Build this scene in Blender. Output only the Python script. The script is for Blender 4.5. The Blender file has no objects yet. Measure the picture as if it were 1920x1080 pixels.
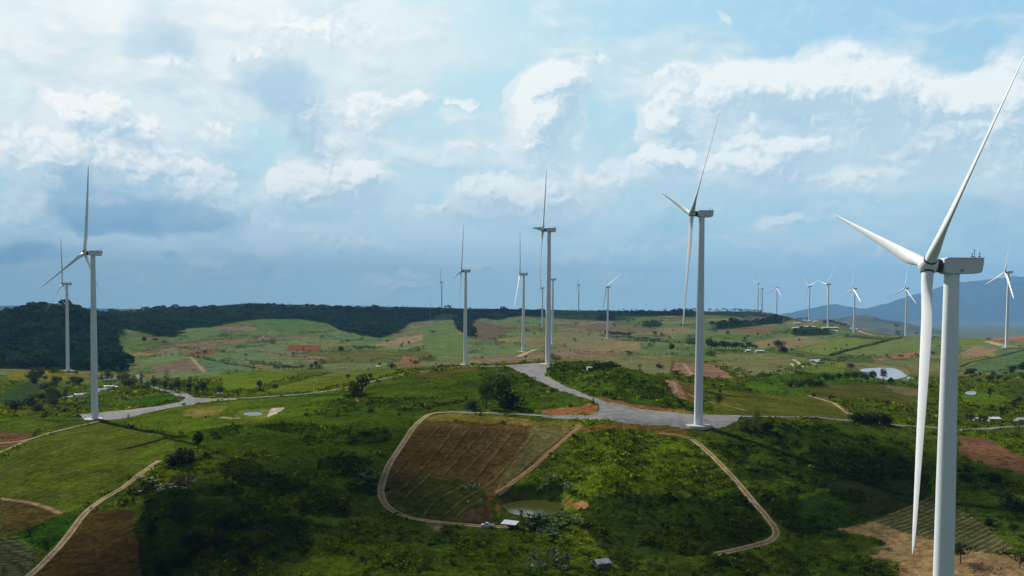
import bpy, bmesh, math, random
import numpy as np
from mathutils import Vector, Matrix

# ---------------------------------------------------------------- camera, sky, sun, exposure
C = bpy.context.scene
COL = C.collection
ZC = 120.0                                   # the drone's height over the datum
F = 1500.0; CX = 960.0; CY = 540.0           # photograph 1920 x 1080
TH = math.atan(0.036); RO = 0.008; HOR = 584.7
DY = HOR - (CY - F * math.tan(TH))
_r0 = np.array([1.0, 0, 0]); FW = np.array([0, math.cos(TH), -math.sin(TH)]); _u0 = np.array([0, math.sin(TH), math.cos(TH)])
RT = math.cos(RO) * _r0 + math.sin(RO) * _u0
UP = -math.sin(RO) * _r0 + math.cos(RO) * _u0

def ray(px, py):
    """direction of a photograph pixel, scaled to one metre of forward (y) distance"""
    a = (np.asarray(px, float) - CX) / F; b = (CY + DY - np.asarray(py, float)) / F
    v = FW + a[..., None] * RT + b[..., None] * UP
    return v / v[..., 1:2]

def proj(p):
    p = np.asarray(p, float); z = p @ FW
    return np.stack([CX + F * (p @ RT) / z, CY + DY - F * (p @ UP) / z], -1)

cam_d = bpy.data.cameras.new('camera')
cam = bpy.data.objects.new('camera', cam_d); COL.objects.link(cam)
cam_d.sensor_width = 36.0; cam_d.lens = 36.0 * F / 1920.0
cam_d.shift_y = DY / 1920.0
cam_d.clip_start = 1.0; cam_d.clip_end = 90000.0
_m = Matrix(((RT[0], UP[0], -FW[0], 0), (RT[1], UP[1], -FW[1], 0), (RT[2], UP[2], -FW[2], 0), (0, 0, 0, 1)))
cam.matrix_world = Matrix.Translation((0, 0, ZC)) @ _m
C.camera = cam

C.view_settings.view_transform = 'Standard'; C.view_settings.look = 'None'
C.view_settings.exposure = 0.25; C.view_settings.gamma = 1.0
C.cycles.max_bounces = 6; C.cycles.diffuse_bounces = 2; C.cycles.transparent_max_bounces = 12
C.cycles.volume_bounces = 1
C.cycles.use_denoising = True

SUN_EL = math.radians(36.0); SUN_AZ = math.radians(-43.0)       # azimuth from +Y towards +X
SUN_DIR = Vector((math.sin(SUN_AZ) * math.cos(SUN_EL), math.cos(SUN_AZ) * math.cos(SUN_EL), math.sin(SUN_EL)))
sl = bpy.data.lights.new('sun', 'SUN'); sl.energy = 5.0; sl.angle = math.radians(0.5); sl.color = (1.0, 0.96, 0.88)
so = bpy.data.objects.new('sun', sl); COL.objects.link(so)
so.rotation_euler = (-SUN_DIR).to_track_quat('-Z', 'Y').to_euler()

class NT:
    """small helper to write node trees"""
    def __init__(s, tree): s.t = tree; s.n = tree.nodes; s.l = tree.links
    def new(s, typ, **kw):
        n = s.n.new(typ)
        for k, v in kw.items(): setattr(n, k, v)
        return n
    def put(s, sock, v):
        if isinstance(v, bpy.types.NodeSocket): s.l.new(v, sock)
        else: sock.default_value = v
    def math(s, op, a, b=None, c=None, clamp=False):
        n = s.new('ShaderNodeMath', operation=op, use_clamp=clamp)
        for i, v in enumerate((a, b, c)):
            if v is not None: s.put(n.inputs[i], v)
        return n.outputs[0]
    def vmath(s, op, a, b=None):
        n = s.new('ShaderNodeVectorMath', operation=op); s.put(n.inputs[0], a)
        if b is not None: s.put(n.inputs[1], b)
        return n.outputs[0]
    def vscale(s, a, f):
        n = s.new('ShaderNodeVectorMath', operation='SCALE'); s.put(n.inputs[0], a); s.put(n.inputs['Scale'], f); return n.outputs[0]
    def noise(s, vec, scale, detail=5.0, rough=0.55, dist=0.0, dim='3D', out='Fac'):
        n = s.new('ShaderNodeTexNoise', noise_dimensions=dim); s.put(n.inputs['Vector'], vec)
        n.inputs['Scale'].default_value = scale; n.inputs['Detail'].default_value = detail
        n.inputs['Roughness'].default_value = rough; n.inputs['Distortion'].default_value = dist
        return n.outputs[out]
    def smooth(s, v, lo, hi, a=0.0, b=1.0):
        n = s.new('ShaderNodeMapRange', interpolation_type='SMOOTHSTEP'); s.put(n.inputs[0], v)
        s.put(n.inputs[1], lo); s.put(n.inputs[2], hi); s.put(n.inputs[3], a); s.put(n.inputs[4], b); return n.outputs[0]
    def mix(s, f, a, b, mode='MIX'):
        n = s.new('ShaderNodeMix', data_type='RGBA', blend_type=mode, clamp_factor=True)
        s.put(n.inputs[0], f); s.put(n.inputs[6], a); s.put(n.inputs[7], b); return n.outputs[2]
    def sep(s, v):
        n = s.new('ShaderNodeSeparateXYZ'); s.put(n.inputs[0], v); return n.outputs
    def comb(s, x, y, z=0.0):
        n = s.new('ShaderNodeCombineXYZ'); s.put(n.inputs[0], x); s.put(n.inputs[1], y); s.put(n.inputs[2], z); return n.outputs[0]

def rgb(r, g, b):
    """sRGB 0-255 to linear"""
    f = lambda c: (c / 255 / 12.92) if c <= 10 else ((c / 255 + 0.055) / 1.055) ** 2.4
    return (f(r), f(g), f(b), 1.0)

def build_sky():
    w = bpy.data.worlds.new('World'); C.world = w; w.use_nodes = True
    N = NT(w.node_tree); N.n.clear()
    tc = N.new('ShaderNodeTexCoord').outputs['Generated']
    z = N.sep(tc)[2]
    sky = N.new('ShaderNodeTexSky', sky_type='NISHITA'); sky.sun_disc = False
    sky.sun_elevation = SUN_EL; sky.sun_rotation = SUN_AZ; sky.air_density = 1.0; sky.dust_density = 1.5; sky.ozone_density = 1.2
    base = N.vscale(sky.outputs[0], SKY_STRENGTH)
    cl = N.smooth(N.noise(tc, 2.6, 5.0, 0.55, 0.3), 0.36, 0.60)
    col = N.mix(N.math('MULTIPLY', cl, 0.8), base, CLOUD_RGB)
    col = N.mix(N.smooth(z, 0.0, -0.03), col, (0.05, 0.08, 0.06, 1))
    bg = N.new('ShaderNodeBackground'); N.l.new(col, bg.inputs[0]); bg.inputs[1].default_value = 1.0
    out = N.new('ShaderNodeOutputWorld'); N.l.new(bg.outputs[0], out.inputs[0])
    w.cycles.sampling_method = 'MANUAL'; w.cycles.sample_map_resolution = 512
SKY_STRENGTH = 0.05
CLOUD_RGB = (0.24, 0.28, 0.33, 1)
build_sky()

def _hash(ix, iy, seed):
    h = (ix.astype(np.int64) * 374761393 + iy.astype(np.int64) * 668265263 + seed * 1442695041) & 0xFFFFFFFF
    h = ((h ^ (h >> 13)) * 1274126177) & 0xFFFFFFFF
    return (h ^ (h >> 16)) & 0xFFFFFFFF

def perlin(x, y, seed=0):
    x = np.asarray(x, float); y = np.asarray(y, float)
    ix = np.floor(x); iy = np.floor(y); fx = x - ix; fy = y - iy
    ix = ix.astype(np.int64); iy = iy.astype(np.int64)
    u = fx * fx * fx * (fx * (fx * 6 - 15) + 10); v = fy * fy * fy * (fy * (fy * 6 - 15) + 10)
    def g(ax, ay, dx, dy):
        a = _hash(ax, ay, seed) * (2 * math.pi / 4294967296.0)
        return np.cos(a) * dx + np.sin(a) * dy
    n00 = g(ix, iy, fx, fy); n10 = g(ix + 1, iy, fx - 1, fy); n01 = g(ix, iy + 1, fx, fy - 1); n11 = g(ix + 1, iy + 1, fx - 1, fy - 1)
    return ((n00 * (1 - u) + n10 * u) * (1 - v) + (n01 * (1 - u) + n11 * u) * v) * 1.45      # about -1..1

def fbm(x, y, octv=5, gain=0.5, seed=0, billow=False):
    t = 0.0; a = 1.0; s = 0.0
    for o in range(octv):
        n = perlin(x + 17.3 * o, y - 9.1 * o, seed + o * 7)
        if billow: n = 1 - 2.2 * np.abs(n)
        t = t + a * n; s += a; a *= gain; x = x * 2.03; y = y * 2.03
    return t / s

def sstep(v, lo, hi):
    t = np.clip((v - lo) / (hi - lo), 0, 1); return t * t * (3 - 2 * t)

def ae(px, py):
    d = ray(px, py); a = np.arctan2(d[..., 0], d[..., 1]); e = np.arctan(d[..., 2] / np.hypot(d[..., 0], d[..., 1]))
    return a * F, e * F

def blobs(X, Y, lst, pw=1.0):
    tot = np.zeros_like(X)
    for b in lst:
        px, py, rx, ry, wt = b[:5]; rot = math.radians(b[5]) if len(b) > 5 else 0.0
        x0, y0 = ae(px, py); ca = math.cos(float(x0) / F)
        dx = X - x0; dy = Y - y0
        c, s = math.cos(rot), math.sin(rot)
        a = (c * dx + s * dy) / (rx * ca ** 1.5 * 1.3); q = (-s * dx + c * dy) / (ry * 1.3)
        tot += wt * np.clip(1 - (a * a + q * q), 0, 1) ** pw
    return tot

def lin3(c): return np.array(rgb(*c)[:3])
def mixc(f, a, b):
    f = f[..., None]; return a * (1 - f) + b * f

def sky_colour(X, Y):
    PUFF = [(b[0], b[1], b[2] * 1.12, b[3] * 1.25, b[4]) + tuple(b[5:]) for b in PUFFS]
    """radiance of the cloudy sky at azimuth X, elevation Y (radians x F)"""
    az = X / F; el = Y / F
    w1x = fbm(X / 150, Y / 110, 4, .5, 11); w1y = fbm(X / 150, Y / 110, 4, .5, 23)
    w2x = fbm(X / 45, Y / 38, 4, .55, 31); w2y = fbm(X / 45, Y / 38, 4, .55, 43)
    Xw = X + 42 * w1x + 14 * w2x; Yw = Y + 28 * w1y + 11 * w2y
    # clear air
    base = mixc(sstep(el, .12, .40), lin3((150, 198, 220)), lin3((146, 192, 228)))
    base = mixc(sstep(-az, -.55, .1) , base, lin3((178, 216, 232))) * 1.0
    base = mixc(sstep(el, .165, .02) * .95, base, lin3((156, 192, 209)))
    base = mixc(sstep(el, .30, .08) * .35, base, lin3((170, 208, 220)))
    left = sstep(-az, -.22, .5)
    # veil
    v = blobs(Xw, Yw, VEIL) + .55 * fbm(X / 230, Y / 120, 6, .55, 5) + .18 * fbm(X / 60, Y / 40, 5, .55, 6)
    va = sstep(v, .05, 1.1)
    vc = mixc(left, lin3((196, 218, 230)), lin3((214, 229, 235)))
    vc = mixc(sstep(el, .17, .0), vc, lin3((148, 186, 204)))
    vc = mixc(left * sstep(el, .22, .36), vc, lin3((229, 238, 243)))
    col = mixc(va * .9, base, vc)
    # mottled mid-level cloud everywhere, soft patches with slightly firmer upper edges
    m0 = fbm((X + 30 * w1x) / 190, (Y + 24 * w1y) / 85, 7, .56, 51); m1 = fbm((X - 10 + 30 * w1x) / 190, (Y + 16 + 24 * w1y) / 85, 7, .56, 51)
    ml = np.clip(.5 + 2.6 * (m0 - m1), 0, 1)
    blue = sstep(el, .27, .36) * sstep(az, .12, .32)
    ma = sstep(m0 + .25 * (v - .5), -.10, .38) * (1 - .85 * blue) * sstep(el, .0, .06)
    mcb = mixc(sstep(el, .02, .20), lin3((172, 200, 211)), mixc(left, lin3((208, 226, 234)), lin3((224, 235, 241))))
    mcs = mixc(sstep(el, .02, .22), lin3((136, 174, 196)), lin3((176, 206, 223)))
    col = mixc(ma * .76, col, mixc(ml, mcs, mcb))
    # streaks low down
    st = sstep(fbm(X / 300, Y / 20, 6, .58, 61) + .6 * blobs(X, Y, STREAK), .05, .7) * sstep(el, .02, .05) * sstep(el, .20, .12)
    col = mixc(st * .5, col, lin3((178, 205, 216)))
    # shaded bodies
    dk = blobs(Xw, Yw, DARK) + .30 * fbm(X / 80, Y / 50, 7, .58, 71)
    da = sstep(dk, .10, 1.15)
    dc = mixc(sstep(el, .05, .27), lin3((116, 154, 186)), lin3((160, 195, 220)))
    col = mixc(da * .95, col, dc)
    # soft bodies under the cumulus heads
    bd = blobs(Xw + 8, Yw + 20, [(b[0], b[1], b[2] * 1.35, b[3] * 1.6, b[4]) + tuple(b[5:]) for b in PUFF], .7) + .45 * fbm(X / 60, Y / 44, 7, .6, 101)
    bl = np.clip(.45 + 1.3 * (bd - (blobs(Xw + 0, Yw + 36, [(b[0], b[1], b[2] * 1.35, b[3] * 1.6, b[4]) + tuple(b[5:]) for b in PUFF], .7) + .45 * fbm((X - 8) / 60, (Y + 12) / 44, 7, .6, 101))), 0, 1)
    lowf = sstep(el, .03, .20)
    col = mixc(sstep(bd, .20, 1.0) * .78, col, mixc(bl, mixc(lowf, lin3((146, 182, 202)), lin3((182, 209, 225))), mixc(lowf, lin3((186, 209, 216)), lin3((218, 231, 238)))))
    # cumulus heads
    def dens(X, Y, Xw, Yw):
        return blobs(Xw, Yw, PUFF) + .42 * fbm(X / 42 + .3 * w2x, Y / 34 + .3 * w2y, 7, .54, 81, True) + .30 * fbm(X / 90, Y / 60, 5, .55, 91) - .03
    d0 = dens(X, Y, Xw, Yw)
    soft = blobs(Xw, Yw + 6, PUFF)
    def g(k): return dens(X - k * .55, Y + k * .83, Xw - k * .55, Yw + k * .83)
    l1 = d0 - g(4.); l2 = d0 - g(14.); l3 = soft - blobs(Xw - 12, Yw + 6 + 22, PUFF)
    hb = fbm(X / 34 + .5 * w2x, Y / 30 + .5 * w2y, 5, .55, 141, True); hb1 = fbm((X - 5) / 34 + .5 * w2x, (Y + 8) / 30 + .5 * w2y, 5, .55, 141, True)
    lit = np.clip(.50 + .6 * (hb - hb1) + .7 * l1 + .7 * l2 + .42 * l3, 0, 1)
    crisp = sstep(l3, .0, .45)
    ca = sstep(d0, .27, .50) * crisp + sstep(d0, .10, 1.10) * (1 - crisp)
    bright = mixc(lowf, lin3((186, 210, 217)), mixc(left, lin3((228, 238, 242)), lin3((240, 245, 247))))
    shade = mixc(lowf, lin3((146, 182, 203)), lin3((168, 199, 219)))
    pc = mixc(lit, shade, bright)
    col = mixc(ca * .84, col, pc)
    d2 = sstep(blobs(Xw, Yw, DARK2) + .25 * fbm(X / 70, Y / 40, 6, .58, 131), .12, 1.0)
    col = mixc(d2 * .62, col, mixc(sstep(el, .05, .27), lin3((108, 148, 180)), lin3((158, 194, 220))))
    # bright upper left of the sky towards the sun
    col = mixc(sstep(-az, -.1, .62) * sstep(el, .16, .36) * .35, col, lin3((236, 243, 246)))
    return np.clip(col, 0, 1.0)
VEIL = [(110, 60, 330, 150, .9), (480, 80, 300, 120, .9), (850, 50, 260, 80, .6), (760, 130, 120, 60, .4), (880, 265, 150, 40, .5),
        (1010, 300, 150, 70, .6), (1280, 120, 120, 60, .4), (650, 250, 60, 80, .7), (600, 440, 330, 50, .7), (150, 200, 260, 110, .7),
        (1000, 450, 240, 60, .6), (1160, 140, 150, 60, .6), (1540, 190, 260, 90, .5), (1600, 300, 260, 90, .45), (1100, 370, 140, 60, .5),
        (1820, 330, 150, 100, .5), (1490, 460, 100, 12, .8, -6), (1650, 430, 120, 25, .5), (420, 130, 130, 130, .4), (1340, 240, 80, 80, .5),
        (120, 450, 330, 24, .7), (330, 470, 200, 20, .6), (700, 330, 160, 60, .5), (1356, 25, 24, 7, 1.2, -35), (560, 500, 500, 40, .4)]
STREAK = [(1490, 460, 90, 12, 1.2, -6), (300, 455, 200, 14, .8), (120, 447, 180, 14, .8), (560, 455, 200, 20, .5), (880, 480, 200, 20, .6)]
DARK = [(270, 404, 200, 36, 1.3), (120, 335, 90, 60, .8), (230, 250, 70, 28, .8), (390, 320, 90, 60, .5), (500, 135, 60, 55, .95, -25), (555, 190, 50, 60, .9, -30),
        (600, 260, 55, 70, .9, -30), (285, 60, 65, 60, .9, -30), (350, 100, 50, 50, .6, -30), (1760, 275, 110, 45, .5), (310, 478, 34, 9, .5), (50, 470, 110, 24, .7),
        (1570, 320, 110, 35, .4), (1450, 320, 50, 24, .5), (1280, 420, 110, 36, .45), (648, 468, 24, 14, .6), (1680, 240, 90, 30, .4),
        (1130, 235, 50, 50, .3), (1800, 400, 110, 30, .45), (1460, 210, 80, 22, .5), (1500, 400, 90, 20, .3), (170, 415, 120, 20, .5),
        (1500, 218, 60, 14, .5), (1860, 450, 80, 30, .4)]
PUFFS = [(165, 200, 55, 26, .75), (215, 190, 26, 22, .8), (268, 230, 36, 16, .8), (125, 208, 30, 18, .6),
        (200, 288, 75, 30, .8), (270, 285, 65, 30, .85), (310, 335, 66, 30, .7), (395, 388, 50, 30, .75), (205, 370, 32, 15, .7), (60, 405, 48, 22, .6), (120, 350, 40, 30, .35),
        (650, 335, 70, 24, .8), (560, 345, 50, 28, .7), (690, 328, 26, 18, .8), (530, 350, 24, 20, .4), (620, 360, 80, 16, .4), (400, 330, 50, 30, .4),
        (1032, 148, 36, 24, .95), (1070, 158, 26, 26, .8), (1025, 195, 36, 32, .95), (1050, 215, 30, 16, .7), (1005, 243, 34, 30, .8), (1095, 250, 16, 28, .4), (1020, 290, 50, 20, .3),
        (1225, 300, 44, 14, .95), (1265, 312, 50, 16, .8), (1255, 205, 34, 36, .7), (1240, 228, 24, 18, .7), (1330, 165, 70, 30, .55), (1290, 260, 40, 30, .4),
        (1400, 155, 70, 26, .75), (1480, 155, 60, 26, .75), (1572, 128, 50, 32, .85), (1550, 180, 110, 30, .75), (1670, 150, 50, 28, .75), (1700, 195, 70, 22, .6), (1440, 180, 60, 20, .5),
        (1405, 285, 55, 30, .9), (1480, 272, 44, 18, .8), (1355, 312, 36, 16, .7), (1420, 225, 14, 10, .8), (1640, 215, 30, 22, .5), (1580, 260, 60, 20, .4), (1400, 330, 60, 16, .4),
        (1780, 182, 70, 22, .75), (1860, 195, 60, 28, .75), (1912, 205, 40, 55, .95), (1760, 245, 50, 20, .4), (1890, 320, 40, 40, .4), (1820, 250, 60, 20, .35),
        (905, 345, 45, 20, .65), (985, 372, 80, 24, .65), (1035, 350, 60, 32, .65), (1180, 470, 50, 30, .25), (880, 270, 80, 16, .3), (1060, 400, 60, 16, .3),
        (800, 402, 60, 16, .35), (395, 490, 26, 10, .8), (530, 496, 20, 7, .7), (790, 515, 34, 7, .9), (710, 525, 30, 8, .8), (765, 506, 16, 6, .8), (920, 497, 40, 9, .6),
        (1472, 414, 30, 11, .6), (640, 445, 60, 13, .4), (500, 470, 60, 13, .35), (770, 195, 60, 14, .5, 5), (885, 202, 24, 6, .7), (745, 175, 50, 8, .5, 4),
        (1240, 130, 50, 9, .5), (620, 230, 50, 40, .4), (1130, 330, 40, 20, .3), (90, 300, 40, 25, .4),
        (30, 270, 60, 30, .5), (1040, 175, 44, 40, .5), (1015, 225, 40, 40, .5), (1420, 170, 100, 34, .4), (1560, 160, 100, 40, .4), (1700, 190, 90, 34, .4), (1840, 210, 90, 36, .4), (60, 300, 80, 36, .4), (180, 240, 60, 30, .4), (640, 300, 60, 30, .4), (940, 380, 90, 26, .4), (1240, 250, 50, 50, .4), (1440, 300, 90, 30, .35),  (420, 250, 50, 24, .35), (560, 60, 60, 24, .4), (690, 210, 30, 40, .5), (640, 60, 70, 26, .35), (330, 130, 60, 20, .35), (480, 100, 50, 16, .4),
        (1130, 110, 60, 20, .35), (1180, 340, 60, 20, .35), (1300, 385, 60, 16, .3), (1560, 345, 70, 20, .45), (1650, 330, 60, 18, .4), (1700, 290, 60, 22, .45), (1500, 240, 40, 20, .5), (1610, 165, 50, 30, .5), (1350, 210, 40, 30, .45), (1440, 320, 50, 18, .4),
        (480, 420, 80, 16, .35), (720, 460, 70, 14, .3), (1080, 490, 60, 12, .35), (1200, 510, 60, 10, .3), (1560, 400, 70, 14, .3), (1680, 470, 60, 12, .35), (240, 510, 60, 10, .35), (60, 500, 60, 10, .3)]
DARK2 = [(250, 400, 170, 36, 1.1), (400, 425, 100, 18, .7), (200, 340, 70, 24, .5), (60, 470, 100, 18, .8), (310, 479, 34, 8, .6), (120, 330, 50, 30, .6), (240, 252, 50, 16, .8), (530, 170, 34, 60, .6, -28), (590, 262, 36, 46, .6, -25), (290, 62, 40, 36, .5, -30), (1740, 272, 80, 18, .5), (1460, 218, 50, 10, .6)]
# ---------------------------------------------------------------- helpers
def link(o, parent=None):
    COL.objects.link(o)
    if parent is not None: o.parent = parent
    return o

def mesh_np(name, V, Q, mat=None, attrs=None, smooth=False, T=None, parent=None, mats=None, mi=None):
    """fast mesh from numpy: V (n,3), Q (m,4) quads and/or T (k,3) triangles"""
    me = bpy.data.meshes.new(name)
    nq = 0 if Q is None else len(Q); nt = 0 if T is None else len(T)
    me.vertices.add(len(V)); me.vertices.foreach_set('co', np.ascontiguousarray(V, np.float32).ravel())
    loops = np.concatenate([a.ravel() for a in (Q, T) if a is not None and len(a)]).astype(np.int32)
    me.loops.add(len(loops)); me.loops.foreach_set('vertex_index', loops)
    me.polygons.add(nq + nt)
    st = np.concatenate([np.arange(nq) * 4, nq * 4 + np.arange(nt) * 3]).astype(np.int32)
    me.polygons.foreach_set('loop_start', st)
    try: me.polygons.foreach_set('loop_total', np.concatenate([np.full(nq, 4), np.full(nt, 3)]).astype(np.int32))
    except Exception: pass
    if smooth: me.polygons.foreach_set('use_smooth', np.ones(nq + nt, bool))
    if mi is not None: me.polygons.foreach_set('material_index', np.asarray(mi, np.int32))
    for k, (kind, arr) in (attrs or {}).items():
        a = me.attributes.new(k, kind, 'POINT')
        if kind == 'FLOAT_COLOR':
            c = np.ones((len(V), 4), np.float32); c[:, :arr.shape[1]] = arr; a.data.foreach_set('color', c.ravel())
        else: a.data.foreach_set('value', np.asarray(arr, np.float32))
    for m in (mats or ([mat] if mat else [])): me.materials.append(m)
    me.update(calc_edges=True); me.validate()
    return link(bpy.data.objects.new(name, me), parent)

def tag(o, label=None, cat=None, group=None, kind=None):
    if label: o['label'] = label
    if cat: o['category'] = cat
    if group: o['group'] = group
    if kind: o['kind'] = kind
    return o

def empty(name, loc, rz=0.0):
    o = bpy.data.objects.new(name, None); COL.objects.link(o); o.location = loc; o.rotation_euler = (0, 0, rz)
    o.empty_display_size = 0.5
    return o

def copy_tree(o, parent=None):
    c = o.copy(); COL.objects.link(c); c.parent = parent
    for ch in o.children: copy_tree(ch, c)
    return c

def obj(name, bm, mat, parent=None, smooth=False, mats=None):
    me = bpy.data.meshes.new(name); bmesh.ops.recalc_face_normals(bm, faces=bm.faces); bm.to_mesh(me); bm.free()
    for m in (mats or [mat]): me.materials.append(m)
    if smooth:
        for p in me.polygons: p.use_smooth = True
    return link(bpy.data.objects.new(name, me), parent)

def add_box(bm, c, s, M=None, taper=1.0, bevel=0.0):
    r = bmesh.ops.create_cube(bm, size=1.0); vs = r['verts']
    for v in vs:
        k = taper if v.co.z > 0 else 1.0
        v.co = Vector((v.co.x * s[0] * k, v.co.y * s[1] * k, v.co.z * s[2])) + Vector(c)
        if M is not None: v.co = M @ v.co
    if bevel:
        es = list({e for v in vs for e in v.link_edges})
        bmesh.ops.bevel(bm, geom=es, offset=bevel, segments=2, affect='EDGES', profile=0.6)

def add_tube(bm, a, b, r0, r1=None, n=8, caps=True):
    a = Vector(a); b = Vector(b); r1 = r0 if r1 is None else r1
    d = (b - a); L = d.length
    q = d.to_track_quat('Z', 'Y').to_matrix().to_4x4()
    r = bmesh.ops.create_cone(bm, cap_ends=caps, segments=n, radius1=r0, radius2=r1, depth=L)
    bmesh.ops.transform(bm, verts=r['verts'], matrix=Matrix.Translation((a + b) / 2) @ q)

def add_lathe(bm, prof, n=24, M=None):
    rings = []
    for r, z in prof:
        ring = []
        for i in range(n):
            a = 2 * math.pi * i / n; v = Vector((r * math.cos(a), r * math.sin(a), z))
            ring.append(bm.verts.new(M @ v if M is not None else v))
        rings.append(ring)
    for A, B in zip(rings, rings[1:]):
        for i in range(n): bm.faces.new((A[i], A[(i + 1) % n], B[(i + 1) % n], B[i]))
    bm.faces.new(rings[-1]); bm.faces.new(rings[0][::-1])

_mats = {}
def mat(name, col, rough=0.6, spec=0.4, var=0.0, scale=1.0, bump=0.0, metal=0.0, col2=None):
    """plain paint, metal or soil with a little procedural unevenness"""
    if name in _mats: return _mats[name]
    m = bpy.data.materials.new(name); m.use_nodes = True; N = NT(m.node_tree)
    b = N.n['Principled BSDF']; b.inputs['Roughness'].default_value = rough
    b.inputs['Specular IOR Level'].default_value = spec; b.inputs['Metallic'].default_value = metal
    tc = N.new('ShaderNodeTexCoord').outputs['Object']
    n = N.noise(tc, scale, 5.0, 0.6)
    c2 = col2 or tuple(c * (1 - var) for c in col)
    N.put(b.inputs['Base Color'], N.mix(N.smooth(n, 0.35, 0.65), (*col, 1), (*c2, 1)))
    if bump:
        bp = N.new('ShaderNodeBump'); bp.inputs['Strength'].default_value = bump; N.put(bp.inputs['Height'], n); N.put(b.inputs['Normal'], bp.outputs[0])
    _mats[name] = m; return m

# ---------------------------------------------------------------- the cloudy part of the sky: a dome patch far behind everything
DOME_GAIN = 1.02
def build_dome():
    R = 70000.0
    xs = np.concatenate([np.linspace(-62, -36, 60)[:-1], np.linspace(-36, 36, 1500), np.linspace(36, 62, 60)[1:]])
    es = np.concatenate([np.linspace(-1.5, -.3, 4)[:-1], np.linspace(-.3, 24.5, 640), np.linspace(24.5, 33, 60)[1:]])
    A, E = np.meshgrid(np.radians(xs), np.radians(es))
    c = sky_colour(A * F, E * F) * np.array([1.07, 1.01, .94])
    a = sstep(np.abs(A), math.radians(62), math.radians(46)) * sstep(E, math.radians(32.5), math.radians(25))
    V = np.stack([R * np.sin(A) * np.cos(E), R * np.cos(A) * np.cos(E), R * np.sin(E) + ZC], -1).reshape(-1, 3)
    ny, nx = A.shape; i = np.arange((ny - 1) * nx).reshape(ny - 1, nx)[:, :-1].ravel()
    Q = np.stack([i, i + 1, i + nx + 1, i + nx], -1)
    m = bpy.data.materials.new('sky_air'); m.use_nodes = True; N = NT(m.node_tree); N.n.clear()
    at = N.new('ShaderNodeAttribute', attribute_name='col'); al = N.new('ShaderNodeAttribute', attribute_name='cover')
    em = N.new('ShaderNodeEmission'); N.put(em.inputs[0], at.outputs['Color']); em.inputs[1].default_value = DOME_GAIN
    tr = N.new('ShaderNodeBsdfTransparent'); mx = N.new('ShaderNodeMixShader'); N.put(mx.inputs[0], al.outputs['Fac'])
    N.l.new(tr.outputs[0], mx.inputs[1]); N.l.new(em.outputs[0], mx.inputs[2])
    o = N.new('ShaderNodeOutputMaterial'); N.l.new(mx.outputs[0], o.inputs[0])
    m.cycles.emission_sampling = 'NONE'
    d = mesh_np('sky', V, Q, m, {'col': ('FLOAT_COLOR', c.reshape(-1, 3)), 'cover': ('FLOAT', a.ravel())}, smooth=True)
    tag(d, kind='structure')

build_dome()

def overhead_clouds():
    """cloud puffs added out of view, placed and sized to shade parts of the hills"""
    m = bpy.data.materials.new('shade_cloud'); m.use_nodes = True; N = NT(m.node_tree); N.n.clear()
    d = N.new('ShaderNodeBsdfDiffuse'); d.inputs[0].default_value = (.9, .9, .9, 1); t = N.new('ShaderNodeBsdfTranslucent'); t.inputs[0].default_value = (.8, .8, .8, 1)
    mx = N.new('ShaderNodeMixShader'); mx.inputs[0].default_value = .5; N.l.new(d.outputs[0], mx.inputs[1]); N.l.new(t.outputs[0], mx.inputs[2])
    o = N.new('ShaderNodeOutputMaterial'); N.l.new(mx.outputs[0], o.inputs[0])
    r = np.random.default_rng(4); V0 = []; Q0 = []; n = 0
    th, ph = np.meshgrid(np.linspace(0, math.pi, 9), np.linspace(0, 2 * math.pi, 13)[:-1], indexing='ij')
    for (gx, gy, rx, ry, k, alt, sz) in OVERHEAD:
        off = np.array(SUN_DIR) * (alt / SUN_DIR.z)
        for i in range(k):
            a = r.uniform(0, 6.28); q = math.sqrt(r.random()); R = sz * r.uniform(.5, 1.3)
            c = np.array([gx + rx * q * math.cos(a), gy + ry * q * math.sin(a), ZC - 60]) + off
            w = R * (1 + .25 * np.sin(3 * ph + i) * np.sin(th) * r.random())
            P = np.stack([c[0] + w * np.sin(th) * np.cos(ph), c[1] + w * np.sin(th) * np.sin(ph), c[2] + .55 * w * np.cos(th)], -1).reshape(-1, 3); V0.append(P)
            for u in range(8):
                for v in range(12): Q0.append((n + u * 12 + v, n + u * 12 + (v + 1) % 12, n + (u + 1) * 12 + (v + 1) % 12, n + (u + 1) * 12 + v))
            n += len(P)
    tag(mesh_np('shade_clouds', np.vstack(V0), np.array(Q0), m, smooth=True), 'unseen white cloud puffs added to shade the hills', 'shade_clouds', kind='stuff')
# (ground x, ground y of the shade, half width, half depth, puffs, height, puff size)
OVERHEAD = [(-500, 3150, 1600, 330, 50, 3600, 170),
            (-95, 355, 58, 46, 26, 3300, 17), (-150, 285, 46, 36, 20, 3300, 15), (78, 316, 46, 17, 14, 3300, 12), (10, 282, 70, 14, 14, 3300, 11), (-40, 405, 40, 22, 8, 3300, 13), (175, 350, 50, 26, 14, 3300, 14), (235, 300, 40, 24, 9, 3300, 13), (200, 385, 70, 36, 12, 3300, 18), (-60, 400, 40, 22, 6, 3300, 14)]
overhead_clouds()  # unseen puffs, added for the shade they cast on the slopes
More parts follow.
